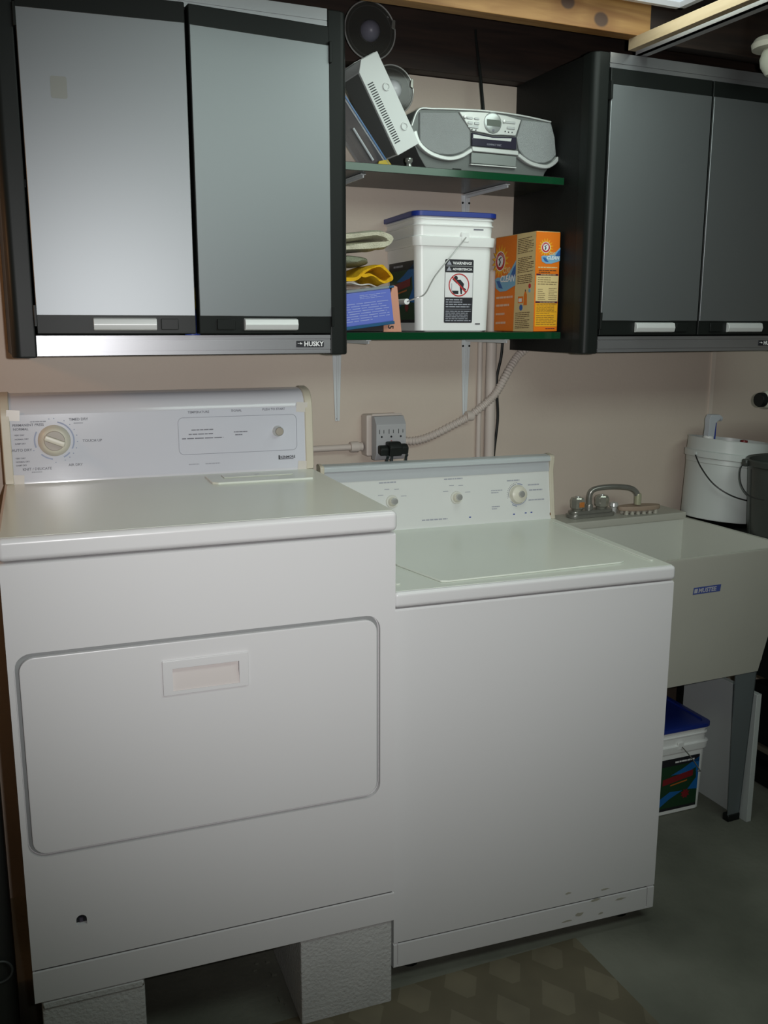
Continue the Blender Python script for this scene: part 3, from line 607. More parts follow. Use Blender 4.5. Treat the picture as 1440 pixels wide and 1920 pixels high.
# two reflector lamps at the wall behind the slotted box
LG = mat('smoky_lamp_glass', (.05, .05, .045), .08, alpha=.75)
def lamp(x, y, z, r, lab, bulb):
    c = thing('reflector_lamp', lab, 'lamp', (x, y, z), 0, 'round reflector lamps at the wall')
    MB().lathe([(0, .006), (r*.5, .004), (r*.93, -.004), (r, -.010)], (0, 0, 0), LG, 40, 'y').build('dish', c)
    n = 48
    MB().tube([(r*math.cos(2*math.pi*i/n), -.011, r*math.sin(2*math.pi*i/n)) for i in range(n)], .0018, CHROME, 6, closed=True).tube([(r*.86*math.cos(2*math.pi*i/n), -.0085, r*.86*math.sin(2*math.pi*i/n)) for i in range(n)], .0014, CHROME, 6, closed=True).build('rim', c)
    MB().lathe([(0, -.035), (.012, -.033), (.021, -.024), (.025, -.011), (.024, .002), (.014, .006)], (0, 0, 0), bulb, 28, 'y').build('bulb', c)
    MB().lathe([(.014, .0), (.014, .05), (.022, .055), (.022, -y-.001)], (0, 0, 0), DARK, 18, 'y').build('socket', c)
    MB().prism([(r*.84, .012), (r*.99, .008), (r*1.0, .030), (r*.88, .032)], -.0135, -.0105, 'y', DCHROME, .001, 1).build('clip', c)
lamp(1.080, -.105, 2.026, .058, 'round clear reflector lamp with frosted bulb behind the slotted box', mat('frosted_bulb', (.68, .70, .72), .25))
lamp(1.022, -.105, 2.155, .066, 'dim round reflector lamp up by the ceiling next to the left cabinet', mat('shaded_bulb', (.16, .16, .20), .4))  # same kind of bulb, shade under the ceiling put into its colour

# ------------------------------------------------------------------ pails
PG = mat('label_green', (.012, .05, .02), .4); PB = mat('label_blue', (.01, .13, .40), .4); PR_ = mat('label_red', (.22, .015, .02), .4)
PO = mat('label_orange', (.50, .14, .02), .4)
LIDB = mat('blue_lid', (.015, .035, .24), .35)
def art(mb, x0, x1, z0, z1, M, y=-.0006):
    U = lambda u: x0+(x1-x0)*u; V = lambda v: z0+(z1-z0)*v
    mb.rect(x0, x1, z0, z1, y, PG, M); y -= .0003
    mb.flat([(U(0), V(.86)), (U(1), V(.86)), (U(1), V(1)), (U(0), V(1))], y, PRINTK, M)
    mb.flat([(U(0), V(0)), (U(1), V(0)), (U(1), V(.05)), (U(0), V(.05))], y, PRINTK, M)
    mb.flat([(U(.30), V(.68)), (U(.6), V(.78)), (U(1), V(.95)), (U(1), V(.78)), (U(.7), V(.67))], y, PB, M)
    mb.flat([(U(.75), V(.35)), (U(.95), V(.55)), (U(.92), V(.80)), (U(1), V(.85)), (U(1), V(.32))], y-.0001, PB, M)
    mb.flat([(U(0), V(.22)), (U(.3), V(.36)), (U(.62), V(.34)), (U(.3), V(.22)), (U(.05), V(.08)), (U(0), V(.08))], y-.0001, PB, M)
    mb.flat([(U(.1), V(.50)), (U(.86), V(.60)), (U(.86), V(.72)), (U(.1), V(.62))], y-.0002, PR_, M)
    mb.flat([(U(.3), V(.47)), (U(.72), V(.52)), (U(.72), V(.545)), (U(.3), V(.495))], y-.0002, PO, M)
    mb.flat([(U(.70)+(.017 if i % 2 else .011)*math.cos(R(i*22.5))*1.0, V(.27)+(.017 if i % 2 else .011)*math.sin(R(i*22.5))) for i in range(16)], y-.0003, PR_, M)
def warning(mb, x0, z0, M, y=-.0007):
    w_, h = .078, .156
    mb.prism(rrect(x0, x0+w_, z0, z0+h, .003, 3), y+.0001, y+.0005, 'y', PRINTK, M=M)
    mb.rect(x0+.001, x0+w_-.001, z0+.063, z0+.124, y, PRINTW, M)
    mb.text('WARNING!', .0102, x0+.021, z0+.1435, y-.0001, PRINTW, M=M, bold=.0003); mb.text('ADVERTENCIA', .0080, x0+.021, z0+.1295, y-.0001, PRINTW, M=M, bold=.0003)
    mb.rect(x0+.003, x0+w_-.003, z0+.1395, z0+.1402, y-.0001, PRINTW, M)
    for z in (.1425, .128): mb.flat([(x0+.004, z0+z), (x0+.018, z0+z), (x0+.011, z0+z+.011)], y-.0001, PRINTL, M)
    cx, cz = x0+.039, z0+.0935
    # bending figure over a box
    mb.flat(circ(cx-.009, cz+.017, .0055, 12), y-.0001, PRINTK, M)
    mb.flat([(cx-.008, cz+.013), (cx+.004, cz+.013), (cx+.014, cz+.003), (cx+.012, cz-.006), (cx+.004, cz-.004), (cx-.004, cz+.004)], y-.0001, PRINTK, M)
    mb.flat([(cx-.019, cz+.014), (cx-.014, cz+.016), (cx-.002, cz+.006), (cx-.006, cz+.003)], y-.0001, PRINTK, M)
    mb.flat([(cx+.002, cz-.004), (cx+.009, cz-.006), (cx+.009, cz-.022), (cx+.005, cz-.022)], y-.0001, PRINTK, M)
    mb.flat([(cx+.010, cz-.004), (cx+.020, cz-.010), (cx+.019, cz-.013), (cx+.008, cz-.010)], y-.0001, PRINTK, M)
    mb.flat([(cx-.020, cz-.014), (cx-.001, cz-.014), (cx-.001, cz-.022), (cx-.014, cz-.022)], y-.0001, PRINTK, M)
    mb.flat([(cx-.021, cz+.004), (cx-.019, cz+.004), (cx-.019, cz-.014), (cx-.021, cz-.014)], y-.0001, PRINTL, M)
    mb.flat(arcband(cx, cz, .0255, .0285, 0, 359.9, 40), y-.0003, REDP, M)
    mb.flat([(cx-.020, cz+.018), (cx-.017, cz+.020), (cx+.021, cz-.016), (cx+.018, cz-.019)], y-.0003, REDP, M)
    lines(mb, x0+.004, x0+w_-.004, z0+.037, z0+.060, 4, y-.0001, PRINTL, M, seed=5); lines(mb, x0+.004, x0+w_-.004, z0+.003, z0+.031, 6, y-.0001, PRINTL, M, seed=8)
    mb.rect(x0+.004, x0+w_-.004, z0+.0335, z0+.0343, y-.0001, PRINTL, M)
def pail(loc, rz, lab, front_art, wd=.222, dp=.245, H=.292):
    c = thing('square_pail', lab, 'pail', loc, rz, 'white square pails with blue lids')
    def loft(secs, r, mm, mb):
        vs = []; fs = []
        for ins_, z in secs:
            ring_ = rrect(ins_, wd-ins_, ins_, dp-ins_, r, 5); vs += [(p[0], p[1], z) for p in ring_]
        n = len(vs)//len(secs)
        for k in range(len(secs)-1):
            for i in range(n): fs.append([k*n+i, k*n+(i+1) % n, (k+1)*n+(i+1) % n, (k+1)*n+i])
        fs.append(list(range(n))[::-1]); fs.append([(len(secs)-1)*n+i for i in range(n)]); mb.add((vs, fs), mm)
    mb = MB(); loft([(.014, 0), (.011, .003), (.006, H*.72)], .022, WHITEP, mb)
    loft([(.001, H*.715), (0, H*.72), (-.002, H*.79), (0, H*.795), (.005, H*.80), (.004, H*.88), (.001, H*.885), (.001, H*.893), (.004, H*.898), (.004, H*.93), (.001, H*.934), (.001, H*.945), (.004, H*.95), (.004, H*.965)], .024, WHITEP, mb)
    b_ = mb.build('body', c)
    mb = MB(); loft([(-.002, H*.955), (-.004, H*.96), (-.004, H*.995), (0, H), (.012, H), (.014, H-.004)], .026, LIDB, mb); mb.build('lid', c)
    fs_ = math.degrees(math.atan(.0052/(H*.72)))
    MF = Matrix.Translation((0, .0107, 0)) @ Matrix.Rotation(R(fs_), 4, 'X')
    ear = MB()
    ex_ = wd*.5 if front_art else wd*.60
    for y, s in ((-.003, 1), (dp+.003, -1)):
        ear.box(ex_-.011, ex_+.011, min(y, y+s*.006), max(y, y+s*.006), H*.75, H*.835, WHITEP, .002, 1)
    ear.build('handle_ear', c)
    mb = MB()
    if front_art:
        art(mb, .045, wd-.032, .015, .185, MF); lines(mb, .10, wd-.05, .166, .178, 1, -.0012, PRINTW, MF)
        MB().tube(spl([(ex_, -.007, H*.79), (ex_+.03, -.018, H*.66), (ex_+.058, -.022, H*.52), (ex_+.062, -.020, H*.50), (ex_+.052, -.018, H*.505)], 6), .0016, DCHROME, 6).build('bail_wire', c)
    else:
        warning(mb, .083, .022, MF)
        mb.rect(wd*.60+.025, wd*.60+.052, H*.855, H*.865, .0032, PRINTG); mb.rect(wd-.052, wd-.038, .018, .0205, -.0007, PRINTK, MF)
        ML = Matrix.Translation((.0107, 0, 0)) @ Matrix.Rotation(R(-fs_), 4, 'Y') @ Matrix.Rotation(R(-90), 4, 'Z')
        art(mb, -.205, -.025, .022, .175, ML); lines(mb, -.17, -.10, .159, .170, 1, -.0013, PRINTL, ML)
        # bail: from the front ear round the left side
        gz = .073; gx = -.022
        pts = spl([(ex_, -.006, H*.79), (ex_-.03, -.014, H*.68), (ex_-.085, -.018, H*.47), (.02, -.020, gz+.020), (.0, -.018, gz+.010), (gx, .0, gz), (gx, .03, gz)], 6)
        bk = spl([(gx, dp-.03, gz), (gx, dp, gz), (.0, dp+.018, gz+.010), (ex_-.085, dp+.018, H*.47), (ex_, dp+.006, H*.79)], 6)
        MB().tube(pts, .0017, CHROME, 6).tube([(gx, .03, gz), (gx, dp-.03, gz)], .0017, CHROME, 6).tube(bk, .0017, CHROME, 6).build('bail_wire', c)
        MB().lathe([(.0045, 0), (.0072, 0), (.0072, .085), (.0045, .085)], (gx, -.002, gz), WHITEP, 18, 'y').build('grip', c)
    mb.build('printed_label', c, smooth=0)
    return c
pail((1.097, -.222, SZL+.001), R(-4), 'white square pail with blue lid and warning label on the lower shelf', False)
pail((1.812, -.350, .001), R(-2), 'white square pail with blue lid on the floor under the sink', True, H=.285)

# ------------------------------------------------------------------ detergent box
t = thing('detergent_box', 'orange and cream washing powder box at the right end of the lower shelf', 'box', (1.426, -.252, SZL+.001))
OR = mat('box_orange', (.80, .19, .01), .35); CRM = mat('box_cream', (.72, .56, .27), .35); YEL = mat('box_yellow', (.85, .42, .02), .4)
LBL = mat('box_light_blue', (.20, .42, .60), .4); DBL = mat('box_deep_blue', (.03, .12, .38), .4); BRN = mat('box_brown_print', (.10, .05, .02), .5); MRN = mat('box_maroon', (.08, .01, .03), .5)
BW, BD, BH = .073, .205, .252
MB().box(0, BW, 0, BD, 0, BH, OR, .0012, 1).build('carton', t)
def logo(mb, cx, cz, r, y, M=None):
    mb.flat([(cx+(r*1.9 if i % 2 else r*1.15)*math.cos(R(i*11.25)), cz+(r*1.9 if i % 2 else r*1.15)*math.sin(R(i*11.25))) for i in range(32)], y, YEL, M)
    mb.flat(circ(cx, cz, r*1.1, 24), y-.0002, PRINTW, M); mb.flat(circ(cx, cz, r, 24), y-.0003, REDP, M); mb.flat(circ(cx, cz, r*.66, 24), y-.0004, PRINTW, M)
    # raised arm holding a hammer
    mb.flat([(cx-r*.35, cz-r*.45), (cx-r*.05, cz-r*.5), (cx+r*.15, cz-r*.1), (cx-r*.1, cz+r*.25), (cx-r*.25, cz+r*.15), (cx-r*.1, cz-r*.1)], y-.0005, PRINTK, M)
    mb.flat([(cx-r*.35, cz+r*.12), (cx+r*.3, cz+r*.38), (cx+r*.24, cz+r*.5), (cx-r*.4, cz+r*.25)], y-.0005, PRINTK, M)
    for i, ch in enumerate('ARM & HAMMER'): 
        a = 160-i*12.7
        mb.text(ch, r*.22, 0, -r*.05, y-.0005, PRINTW, 'CENTER', M=(M or Matrix()) @ Matrix.Translation((cx+r*.80*math.cos(R(a)), 0, cz+r*.80*math.sin(R(a)))) @ Matrix.Rotation(R(90-a), 4, 'Y'))
def splash(mb, x0, x1, zc, h, y, M=None):
    w_ = x1-x0
    mb.flat([(x0, zc), (x0+w_*.04, zc-h*.55), (x0+w_*.25, zc-h*.8), (x0+w_*.55, zc-h*.78), (x1, zc-h*.45), (x1, zc+h*1.1), (x0+w_*.80, zc+h*.62), (x0+w_*.6, zc+h*.25), (x0+w_*.3, zc+h*.1), (x0+w_*.1, zc+h*.12)], y, LBL, M)
    mb.flat([(x0+w_*.06, zc-h*.1), (x0+w_*.2, zc-h*.55), (x0+w_*.4, zc-h*.62), (x0+w_*.22, zc-h*.1)], y-.0002, DBL, M)
    mb.flat([(x0+w_*.74, zc+h*.1), (x1, zc+h*.1), (x1, zc+h*.85), (x0+w_*.88, zc+h*.6)], y-.0002, DBL, M)
m = MB()                                                    # narrow front side
logo(m, .029, .213, .0125, -.0004); splash(m, .016, BW, .190, .022, -.0009)
m.text('OXI', .010, .040, .1945, -.0013, CRM, bold=.0004); m.text('CLEAN', .012, .032, .1835, -.0013, PRINTW, bold=.0004, shear=.2)
lines(m, .008, .066, .160, .166, 1, -.0006, CRM, seed=2); lines(m, .010, .064, .148, .158, 2, -.0006, BRN, seed=3)
m.rect(.003, .070, .1425, .147, -.0006, MRN); m.rect(.003, .071, .077, .1425, -.0005, CRM); m.rect(.003, .070, .0725, .0775, -.0006, MRN); m.rect(.003, .071, .013, .0725, -.0005, YEL)
lines(m, .016, .062, .1435, .1465, 1, -.0009, CRM, seed=4); lines(m, .016, .062, .0735, .0765, 1, -.0009, CRM, seed=4)
lines(m, .008, .068, .118, .140, 4, -.0008, BRN, seed=5, t=.25); lines(m, .009, .032, .080, .110, 6, -.0008, BRN, seed=6, t=.22); lines(m, .042, .068, .080, .113, 7, -.0008, BRN, seed=7, t=.22)
lines(m, .006, .068, .045, .071, 7, -.0008, BRN, seed=8, t=.3); lines(m, .006, .068, .016, .043, 6, -.0008, BRN, seed=9, t=.3); lines(m, .036, .068, .005, .010, 1, -.0008, MRN, seed=9)
m.build('printed_side', t, smooth=0)
ML = Matrix.Rotation(R(-90), 4, 'Z')                          # left side: x runs -depth -> 0 towards the front corner
m = MB(); m.flat([(-.101, 0), (-.001, 0), (-.001, BH), (-.093, BH)], -.0004, CRM, ML)
lines(m, -.088, -.010, .200, .240, 9, -.0007, BRN, ML, seed=11, t=.38, slant=.04); lines(m, -.086, -.008, .150, .191, 9, -.0007, BRN, ML, seed=12, t=.38, slant=.04); lines(m, -.086, -.012, .122, .146, 5, -.0007, BRN, ML, seed=13, t=.38, slant=.04)
lines(m, -.092, -.020, .006, .050, 9, -.0007, BRN, ML, seed=14, t=.32, slant=.03)
m.flat([(-.052, .068), (-.035, .068), (-.036, .095), (-.041, .103), (-.047, .103), (-.051, .095)], -.0008, OR, ML); m.rect(-.046, -.042, .103, .108, -.0008, PRINTK, ML)
m.rect(-.080, -.054, .074, .091, -.0008, OR, ML); m.rect(-.077, -.060, .077, .086, -.0010, PRINTW, ML); m.prism(circ(-.064, .062, .008, 14), -.0010, -.0005, 'y', DBL, M=ML)
m.prism(circ(-.024, .117, .006, 14), -.0010, -.0005, 'y', REDP, M=ML); m.prism(circ(-.024, .105, .005, 14), -.0010, -.0005, 'y', LBL, M=ML)
logo(m, -.178, .188, .024, -.0004, ML); splash(m, -.203, -.095, .140, .042, -.0010, ML)
m.text('OXI', .021, -.160, .155, -.0014, CRM, M=ML, bold=.0006); m.text('CLEAN', .024, -.176, .132, -.0014, PRINTW, M=ML, bold=.0006, shear=.2)
for z, x1 in ((.090, -.108), (.069, -.116), (.046, -.145), (.022, -.142)): lines(m, -.195, x1, z-.004, z+.004, 1, -.0006, mat('box_pale_pink', (.75, .5, .36), .4), ML, seed=int(z*999), t=.7, slant=.02)
m.build('printed_panel', t, smooth=0)
MB().box(.001, BW-.001, .001, BD-.001, BH-.0005, BH+.0008, CRM).build('top_flap', t)

# ------------------------------------------------------------------ cloths and packets at the left of the lower shelf
def PX(px, py): return (1.029+(px-737)*.00155, 1.657-(py-450)*.00132)   # measured on the plane of the pile
FLC = dict(rough=.95, spec=.1)
tag(MB().box(.885, 1.012, -.225, -.05, SZL+.0008, 1.528, mat('dark_tub', (.035, .03, .03), .6), .004).build('small_tub'), 'small dark tub hidden behind the blue packet, under the cloths', 'tub')
t = thing('blue_packet', 'flat blue packet with silver zip edge at the left end of the lower shelf', 'packet', (.874, -.256, SZL+.004), 0)
MB_ = Matrix.Rotation(R(-7), 4, 'Y')
BLU = mat('periwinkle_blue', (.12, .17, .58), .45); TEAL = mat('teal_edge', (.02, .10, .22), .35)
mm = MB().box(0, .153, 0, .022, .004, .082, BLU, .003, 2, M=MB_); pk = mm.build('packet_body', t)
MB().box(0, .154, -.001, .023, -.003, .0045, TEAL, .001, 1, M=MB_).build('bottom_edge', pk)
MB().box(0, .150, -.002, .024, .082, .089, mat('silver_zip', (.55, .62, .66), .2, metal=.6), .002, 1, M=MB_).build('zip_strip', pk)
MB().box(.130, .163, -.001, .020, .0825, .088, TEAL, .0015, 1, M=MB_).build('zip_end', pk)
mm = MB(); lines(mm, .070, .140, .064, .075, 3, -.0006, mat('pale_blue_print', (.36, .42, .72), .5), MB_, t=.3); lines(mm, .012, .143, .012, .058, 8, -.0006, MATS['pale_blue_print'], MB_, t=.25, seed=21); mm.build('printed_lines', pk, smooth=0)
t = thing('pink_card', 'salmon pink card printed 5, standing between blue packet and white pail', 'card', (1.010, -.228, SZL+.001))
SAL = mat('salmon_card', (.62, .30, .20), .6)
MB().prism([(0, 0), (.048, 0), (.036, .108), (.024, .112), (.010, .06), (0, .018)], 0, .003, 'y', SAL).build('card', t)
MB().text('5', .020, 0, 0, -.0006, PRINTK, M=Matrix.Translation((.012, 0, .016)) @ Matrix.Rotation(R(90), 4, 'Y'), bold=.0006).build('digit', t)
mm = MB(); blob(mm, (.942, -.150, 1.5415), (.062, .068, .0115), mat('bagged_cloth', (.34, .22, .18), .6, noise=1, nscale=30, c2=(.5, .46, .42), bump=.8, bscale=60), .10, 5)
bg = tag(mm.build('plastic_bag'), 'clear plastic bag of pinkish rags lying under the yellow cloth', 'bag')
mm = MB(); mm.tube(spl([(.885, -.216, 1.545), (.905, -.222, 1.554), (.925, -.224, 1.556), (.950, -.224, 1.551), (.975, -.222, 1.553), (1.000, -.216, 1.545)], 5), .0016, mat('clear_film', (.7, .68, .66), .2)).build('bag_lip', bg)
YC = mat('yellow_cloth', (.78, .46, .02), noise=.35, nscale=25, c2=(.62, .30, .01), bump=.5, bscale=300, **FLC)
mm = MB(); ribbon(mm, [(.878, 1.563), PX(672, 520), PX(690, 506), PX(708, 499), PX(718, 498), PX(728, 505), PX(737, 513), PX(731, 521), PX(722, 526), PX(712, 518), PX(700, 511), PX(688, 514), (.948, 1.578)], .0095, -.238, -.09, YC, amp=.0022)
tag(mm.build('yellow_cloth'), 'crumpled bright yellow cloth under the grey green towel', 'cloth')
GC = mat('grey_green_towel', (.26, .28, .20), noise=.5, nscale=30, c2=(.17, .19, .14), bump=.8, bscale=260, **FLC)
mm = MB(); blob(mm, (.933, -.155, 1.6085), (.054, .075, .0125), GC, .06, 9)
tag(mm.build('towel'), 'grey green towel folded between cream towel and yellow cloth', 'towel', 'towels piled on the lower shelf')
CC = mat('cream_towel', (.62, .60, .46), noise=.4, nscale=30, c2=(.50, .48, .36), bump=.9, bscale=280, **FLC)
mm = MB(); ribbon(mm, [(.878, 1.658), (.93, 1.663), (.985, 1.671), (1.015, 1.668), (1.024, 1.658), (1.016, 1.648), (.985, 1.644), (.94, 1.640), (.905, 1.635), (.878, 1.632)], .018, -.236, -.07, CC, amp=.0018)
tag(mm.build('towel'), 'folded cream towel on top of the pile beside the white pail', 'towel', 'towels piled on the lower shelf')

# ------------------------------------------------------------------ laundry sink
SKM = mat('grey_white_sink_plastic', (.47, .465, .405), .45, noise=.25, nscale=5, c2=(.39, .375, .32)); SKI = mat('sink_inner', (.56, .57, .51), .4)
t = thing('laundry_sink', 'pale plastic laundry sink on legs to the right of the washer', 'sink', (1.585, 0, 0))
X1 = .503
def ring4(a, b, c, d, z): return [(a, c, z), (b, c, z), (b, d, z), (a, d, z)]
ot = [ring4(.045, .462, -.503, -.045, .497), ring4(0, X1, -.553, -.010, .862), ring4(0, X1, -.553, -.010, .868), ring4(.012, X1-.012, -.541, -.130, .868), ring4(.045, .470, -.505, -.150, .53)]
vs = [p for r in ot for p in r]; fs = [[0, 3, 2, 1]]
for k in range(4):
    for i in range(4): fs.append([k*4+i, k*4+(i+1) % 4, (k+1)*4+(i+1) % 4, (k+1)*4+i])
fs.append([16, 17, 18, 19])
mm = MB().add((vs, fs), SKM); sk = mm.build('basin', t, smooth=30)
sk.data.materials.append(SKI)
for p in sk.data.polygons:
    if p.index > 12: p.material_index = 1
MB().box(.004, X1-.004, -.134, -.012, .862, .886, SKM, .005, 2).build('faucet_deck', t)
mm = MB()
MFS = Matrix.Translation((0, -.553, .862)) @ Matrix.Rotation(R(math.degrees(-math.atan(.050/.365)))*-1, 4, 'X') @ Matrix.Translation((0, 0, -.862))
mm = MB().rect(.172, .264, .764, .784, -.0010, mat('sink_label_blue', (.06, .09, .30), .5), MFS); mm.text('MUSTEE', .0170, .189, .7682, -.0014, mat('sink_label_grey', (.45, .45, .50), .5), M=MFS, bold=.0006); mm.rect(.175, .186, .768, .780, -.0014, MATS['sink_label_grey'], MFS)
mm.build('printed_label', sk, smooth=0)
LEGM = mat('grey_steel_leg', (.20, .23, .24), .45, metal=.4)
for (fx, fy, tx) in ((.499, -.444, -1), (.008, -.444, 1), (.499, -.07, -1), (.008, -.07, 1)):
    out = .462 if tx < 0 else .045
    yy = -.500 if fy < -.2 else -.048; fyy = fy
    top_in = out+tx*.078
    A = [(out, yy, .50), (top_in, yy, .50), (fx+tx*.044, fyy, .012), (fx, fyy, .012)]
    s2 = .003 if fy < -.2 else -.003
    vs = A + [(p[0], p[1]+s2, p[2]) for p in A]
    fs = [(0, 1, 2, 3), (7, 6, 5, 4), (0, 4, 5, 1), (1, 5, 6, 2), (2, 6, 7, 3), (3, 7, 4, 0)]
    m = MB().add((vs, fs), LEGM)
    yb = .06 if fy < -.2 else -.06
    Bq = [(out, yy, .50), (out, yy+yb, .50), (fx, fyy+yb*.4, .012), (fx, fyy, .012)]
    vs = Bq + [(p[0]+tx*.003, p[1], p[2]) for p in Bq]; m.add((vs, fs), LEGM)
    lg_ = m.build('leg', t, smooth=0)
    MB().box(min(fx, fx+tx*.046), max(fx, fx+tx*.046), fyy-.004 if fy < -.2 else fyy-.02, fyy+.02 if fy < -.2 else fyy+.004, 0, .022, DARK, .002, 1).build('foot_cap', lg_)
# faucet
t = thing('faucet', 'chrome two-handle faucet with curved spout on the sink', 'faucet', (1.765, -.072, .886))
m = MB().prism(rrect(-.080, .080, -.026, .026, .020, 5), 0, .012, 'z', DCHROME, .003, 2); m.prism(rrect(-.074, .074, -.020, .020, .018, 5), .010, .022, 'z', DCHROME, .003, 2); m.build('base', t)
ACR = mat('acrylic_knob', (.42, .42, .36), .1, metal=.5)
for x in (-.048, .040):
    k = MB().lathe([(.014, .020), (.016, .026), (.021, .030), (.0225, .052), (.018, .061), (0, .063)], (x, 0, 0), ACR, 8).build('handle', t)
    MB().lathe([(0, .0655), (.007, .065), (.008, .062)], (x, 0, 0), CHROME, 12).build('cap', k)
    if x < 0: MB().box(x-.009, x+.009, -.0235, -.0215, .034, .050, mat('orange_mark', (.55, .20, .05), .4), .001, 1).build('hot_mark', k)
sp = spl([(-.006, 0, .020), (-.006, 0, .060), (.000, -.002, .078), (.020, -.006, .086), (.060, -.014, .089), (.105, -.022, .086), (.130, -.027, .080), (.143, -.030, .070), (.148, -.032, .060)], 7)
MB().tube(sp, .0085, DCHROME, 14).build('spout', t)
MB().lathe([(.0105, 0), (.0105, .030), (.009, .034)], (.1505, -.032, .031), mat('yellowed_aerator', (.50, .50, .34), .3, metal=.3), 14).build('aerator', t)
MB().lathe([(.012, .02), (.012, .034), (.010, .038)], (-.006, 0, 0), DCHROME, 14).build('spout_collar', t)
# scrub brush
t = thing('scrub_brush', 'tan scrub brush with white bristle tufts lying on the sink deck', 'brush', (1.928, -.096, .8865), R(-8))
m = MB().prism(circ(0, 0, .072, 28, sx=1), .012, .026, 'z', mat('tan_brush_wood', (.36, .27, .20), .6), .004, 2, ang=40, M=Matrix.Diagonal((1, .36, 1, 1)) @ Matrix.Translation((0, 0, .0)))
m.build('brush_back', t)
TUFT = mat('bristle_white', (.58, .56, .47), .8, bump=1, bscale=500)
for i in range(6):
    for j in (-.013, .013):
        MB().lathe([(.0065, 0), (.0048, .014)], (-.050+i*.020, j, .0), TUFT, 8).build('bristle_tuft', t)
tag(MB().lathe([(0, 0), (.010, 0), (.010, .016), (.014, .02), (.012, .030), (0, .034)], (1.868, -.050, .886), SILVL, 14).build('sink_stopper'), 'small metal stopper standing between faucet handle and scrub brush', 'stopper')

# white board standing by the sink leg
tag(MB().box(2.0880, 2.1065, -.470, -.17, .0005, .405, mat('melamine_board', (.52, .55, .54), .4), .001, 1).build('white_board'), 'white melamine board standing on edge beside the right sink leg', 'board')

# ------------------------------------------------------------------ stand with buckets at the right of the sink
t = thing('utility_stand', 'black utility stand right of the sink carrying two buckets', 'stand', (2.135, 0, 0))
m = MB().box(0, .60, -.60, -.012, .44, .835, DARKP, .004); m.build('body', t)
MB().box(-.035, .62, -.61, -.012, .835, .848, DARKP, .002, 1).build('top', t)
for x, y in ((.02, -.58), (.58, -.58), (.02, -.09), (.58, -.09)): MB().box(x-.012, x+.012, y-.012, y+.012, 0, .44, DARKP).build('leg', t)
ZT = .849
t = thing('round_bucket', 'white round bucket with wire handle on the stand behind the sink corner', 'bucket', (2.196, -.150, .8625), 0, 'buckets beside the sink'); t.rotation_euler = (0, R(6), 0)
BKW = mat('translucent_bucket', (.56, .59, .57), .35)
m = MB().lathe([(0, 0), (.112, 0), (.114, .004), (.121, .170), (.123, .172), (.123, .186), (.129, .188), (.130, .206), (.124, .209), (.1245, .243), (.126, .247), (.122, .247), (.119, .205), (.110, .012), (0, .008)], (0, 0, 0), BKW, 48); bk = m.build('body', t)
MB().tube(spl([(-.131, 0, .195), (-.134, -.035, .160), (-.120, -.078, .118), (-.090, -.112, .092), (-.045, -.135, .078), (.01, -.145, .075), (.06, -.135, .082), (.11, -.095, .115), (.132, -.03, .165), (.131, 0, .195)], 7), .0022, mat('dark_wire', (.05, .05, .05), .4, metal=.6), 8).build('bail_wire', t)
MB().lathe([(0, -.010), (.006, -.009), (.007, 0)], (-.124, 0, .196), BKW, 12, 'x').build('ear', t)
t = thing('spray_bottle', 'white and blue spray bottle standing inside the white bucket', 'bottle', (2.196-.058, -.120, .8625+.019)); t.rotation_euler = (0, R(6), 0); t.scale = (1, 1, .93)
MB().lathe([(0, 0), (.034, 0), (.036, .01), (.036, .15), (.020, .20), (.014, .235), (0, .235)], (0, 0, 0), mat('bottle_pale', (.5, .52, .52), .35), 24).build('bottle_body', t)
h = MB().lathe([(.0165, .232), (.0165, .252), (.013, .256)], (0, 0, 0), WHITEP, 20).prism([(-.012, .254), (.013, .254), (.012, .300), (.030, .318), (.034, .300+.008), (.036, .322), (.024, .330), (-.010, .328), (-.016, .312), (-.012, .285)], -.011, .011, 'y', mat('sprayer_white', (.52, .56, .60), .4), .003, 2).build('sprayer_head', t)
MB().prism([(.012, .250), (.024, .235), (.022, .262), (.018, .312), (.010, .312), (.012, .28)], -.008, .008, 'y', BLUEP, .002, 1).build('trigger', t)
MB().lathe([(0, -.004), (.006, -.004), (.0065, .004), (0, .004)], (.037, 0, .317), mat('nozzle_grey', (.45, .47, .47), .3), 12, 'x').build('nozzle', t)
t = thing('red_cap_bottle', 'small bottle with dark red cap peeking over the white bucket rim', 'bottle', (2.196+.045, -.165, .8625+.010)); t.rotation_euler = (0, R(6), 0); t.scale = (1, 1, .95)
MB().lathe([(0, 0), (.020, 0), (.020, .20), (.010, .222), (0, .222)], (0, 0, 0), DARK, 16).build('bottle_body', t)
MB().lathe([(.011, .222), (.011, .246), (0, .248)], (0, 0, 0), mat('dark_red', (.18, .02, .02), .4), 14).build('cap', t)
t = thing('mop_bucket', 'dark grey bucket in front of the white bucket, cut by the right edge', 'bucket', (2.204, -.424, ZT), 0, 'buckets beside the sink')
DG = mat('dark_grey_bucket', (.045, .05, .045), .4)
m = MB().lathe([(0, 0), (.110, 0), (.112, .004), (.124, .212), (.130, .216), (.132, .230), (.129, .234), (.122, .230), (.108, .010), (0, .008)], (0, 0, 0), DG, 48); m.build('body', t)
for a in range(0, 360, 45): MB().tube([(.1135*math.cos(R(a+22)), .1135*math.sin(R(a+22)), .01), (.1238*math.cos(R(a+22)), .1238*math.sin(R(a+22)), .205)], .0012, DG, 6).build('rib', t)
MB().tube(spl([(-.112, .066, .228), (-.134, .068, .205), (-.146, .050, .165), (-.142, .02, .135), (-.127, -.02, .128)], 6), .0018, MATS['dark_wire'], 6).build('bail_wire', t)
MB().box(-.126, -.106, .056, .076, .212, .232, DG, .003, 1).build('ear', t)

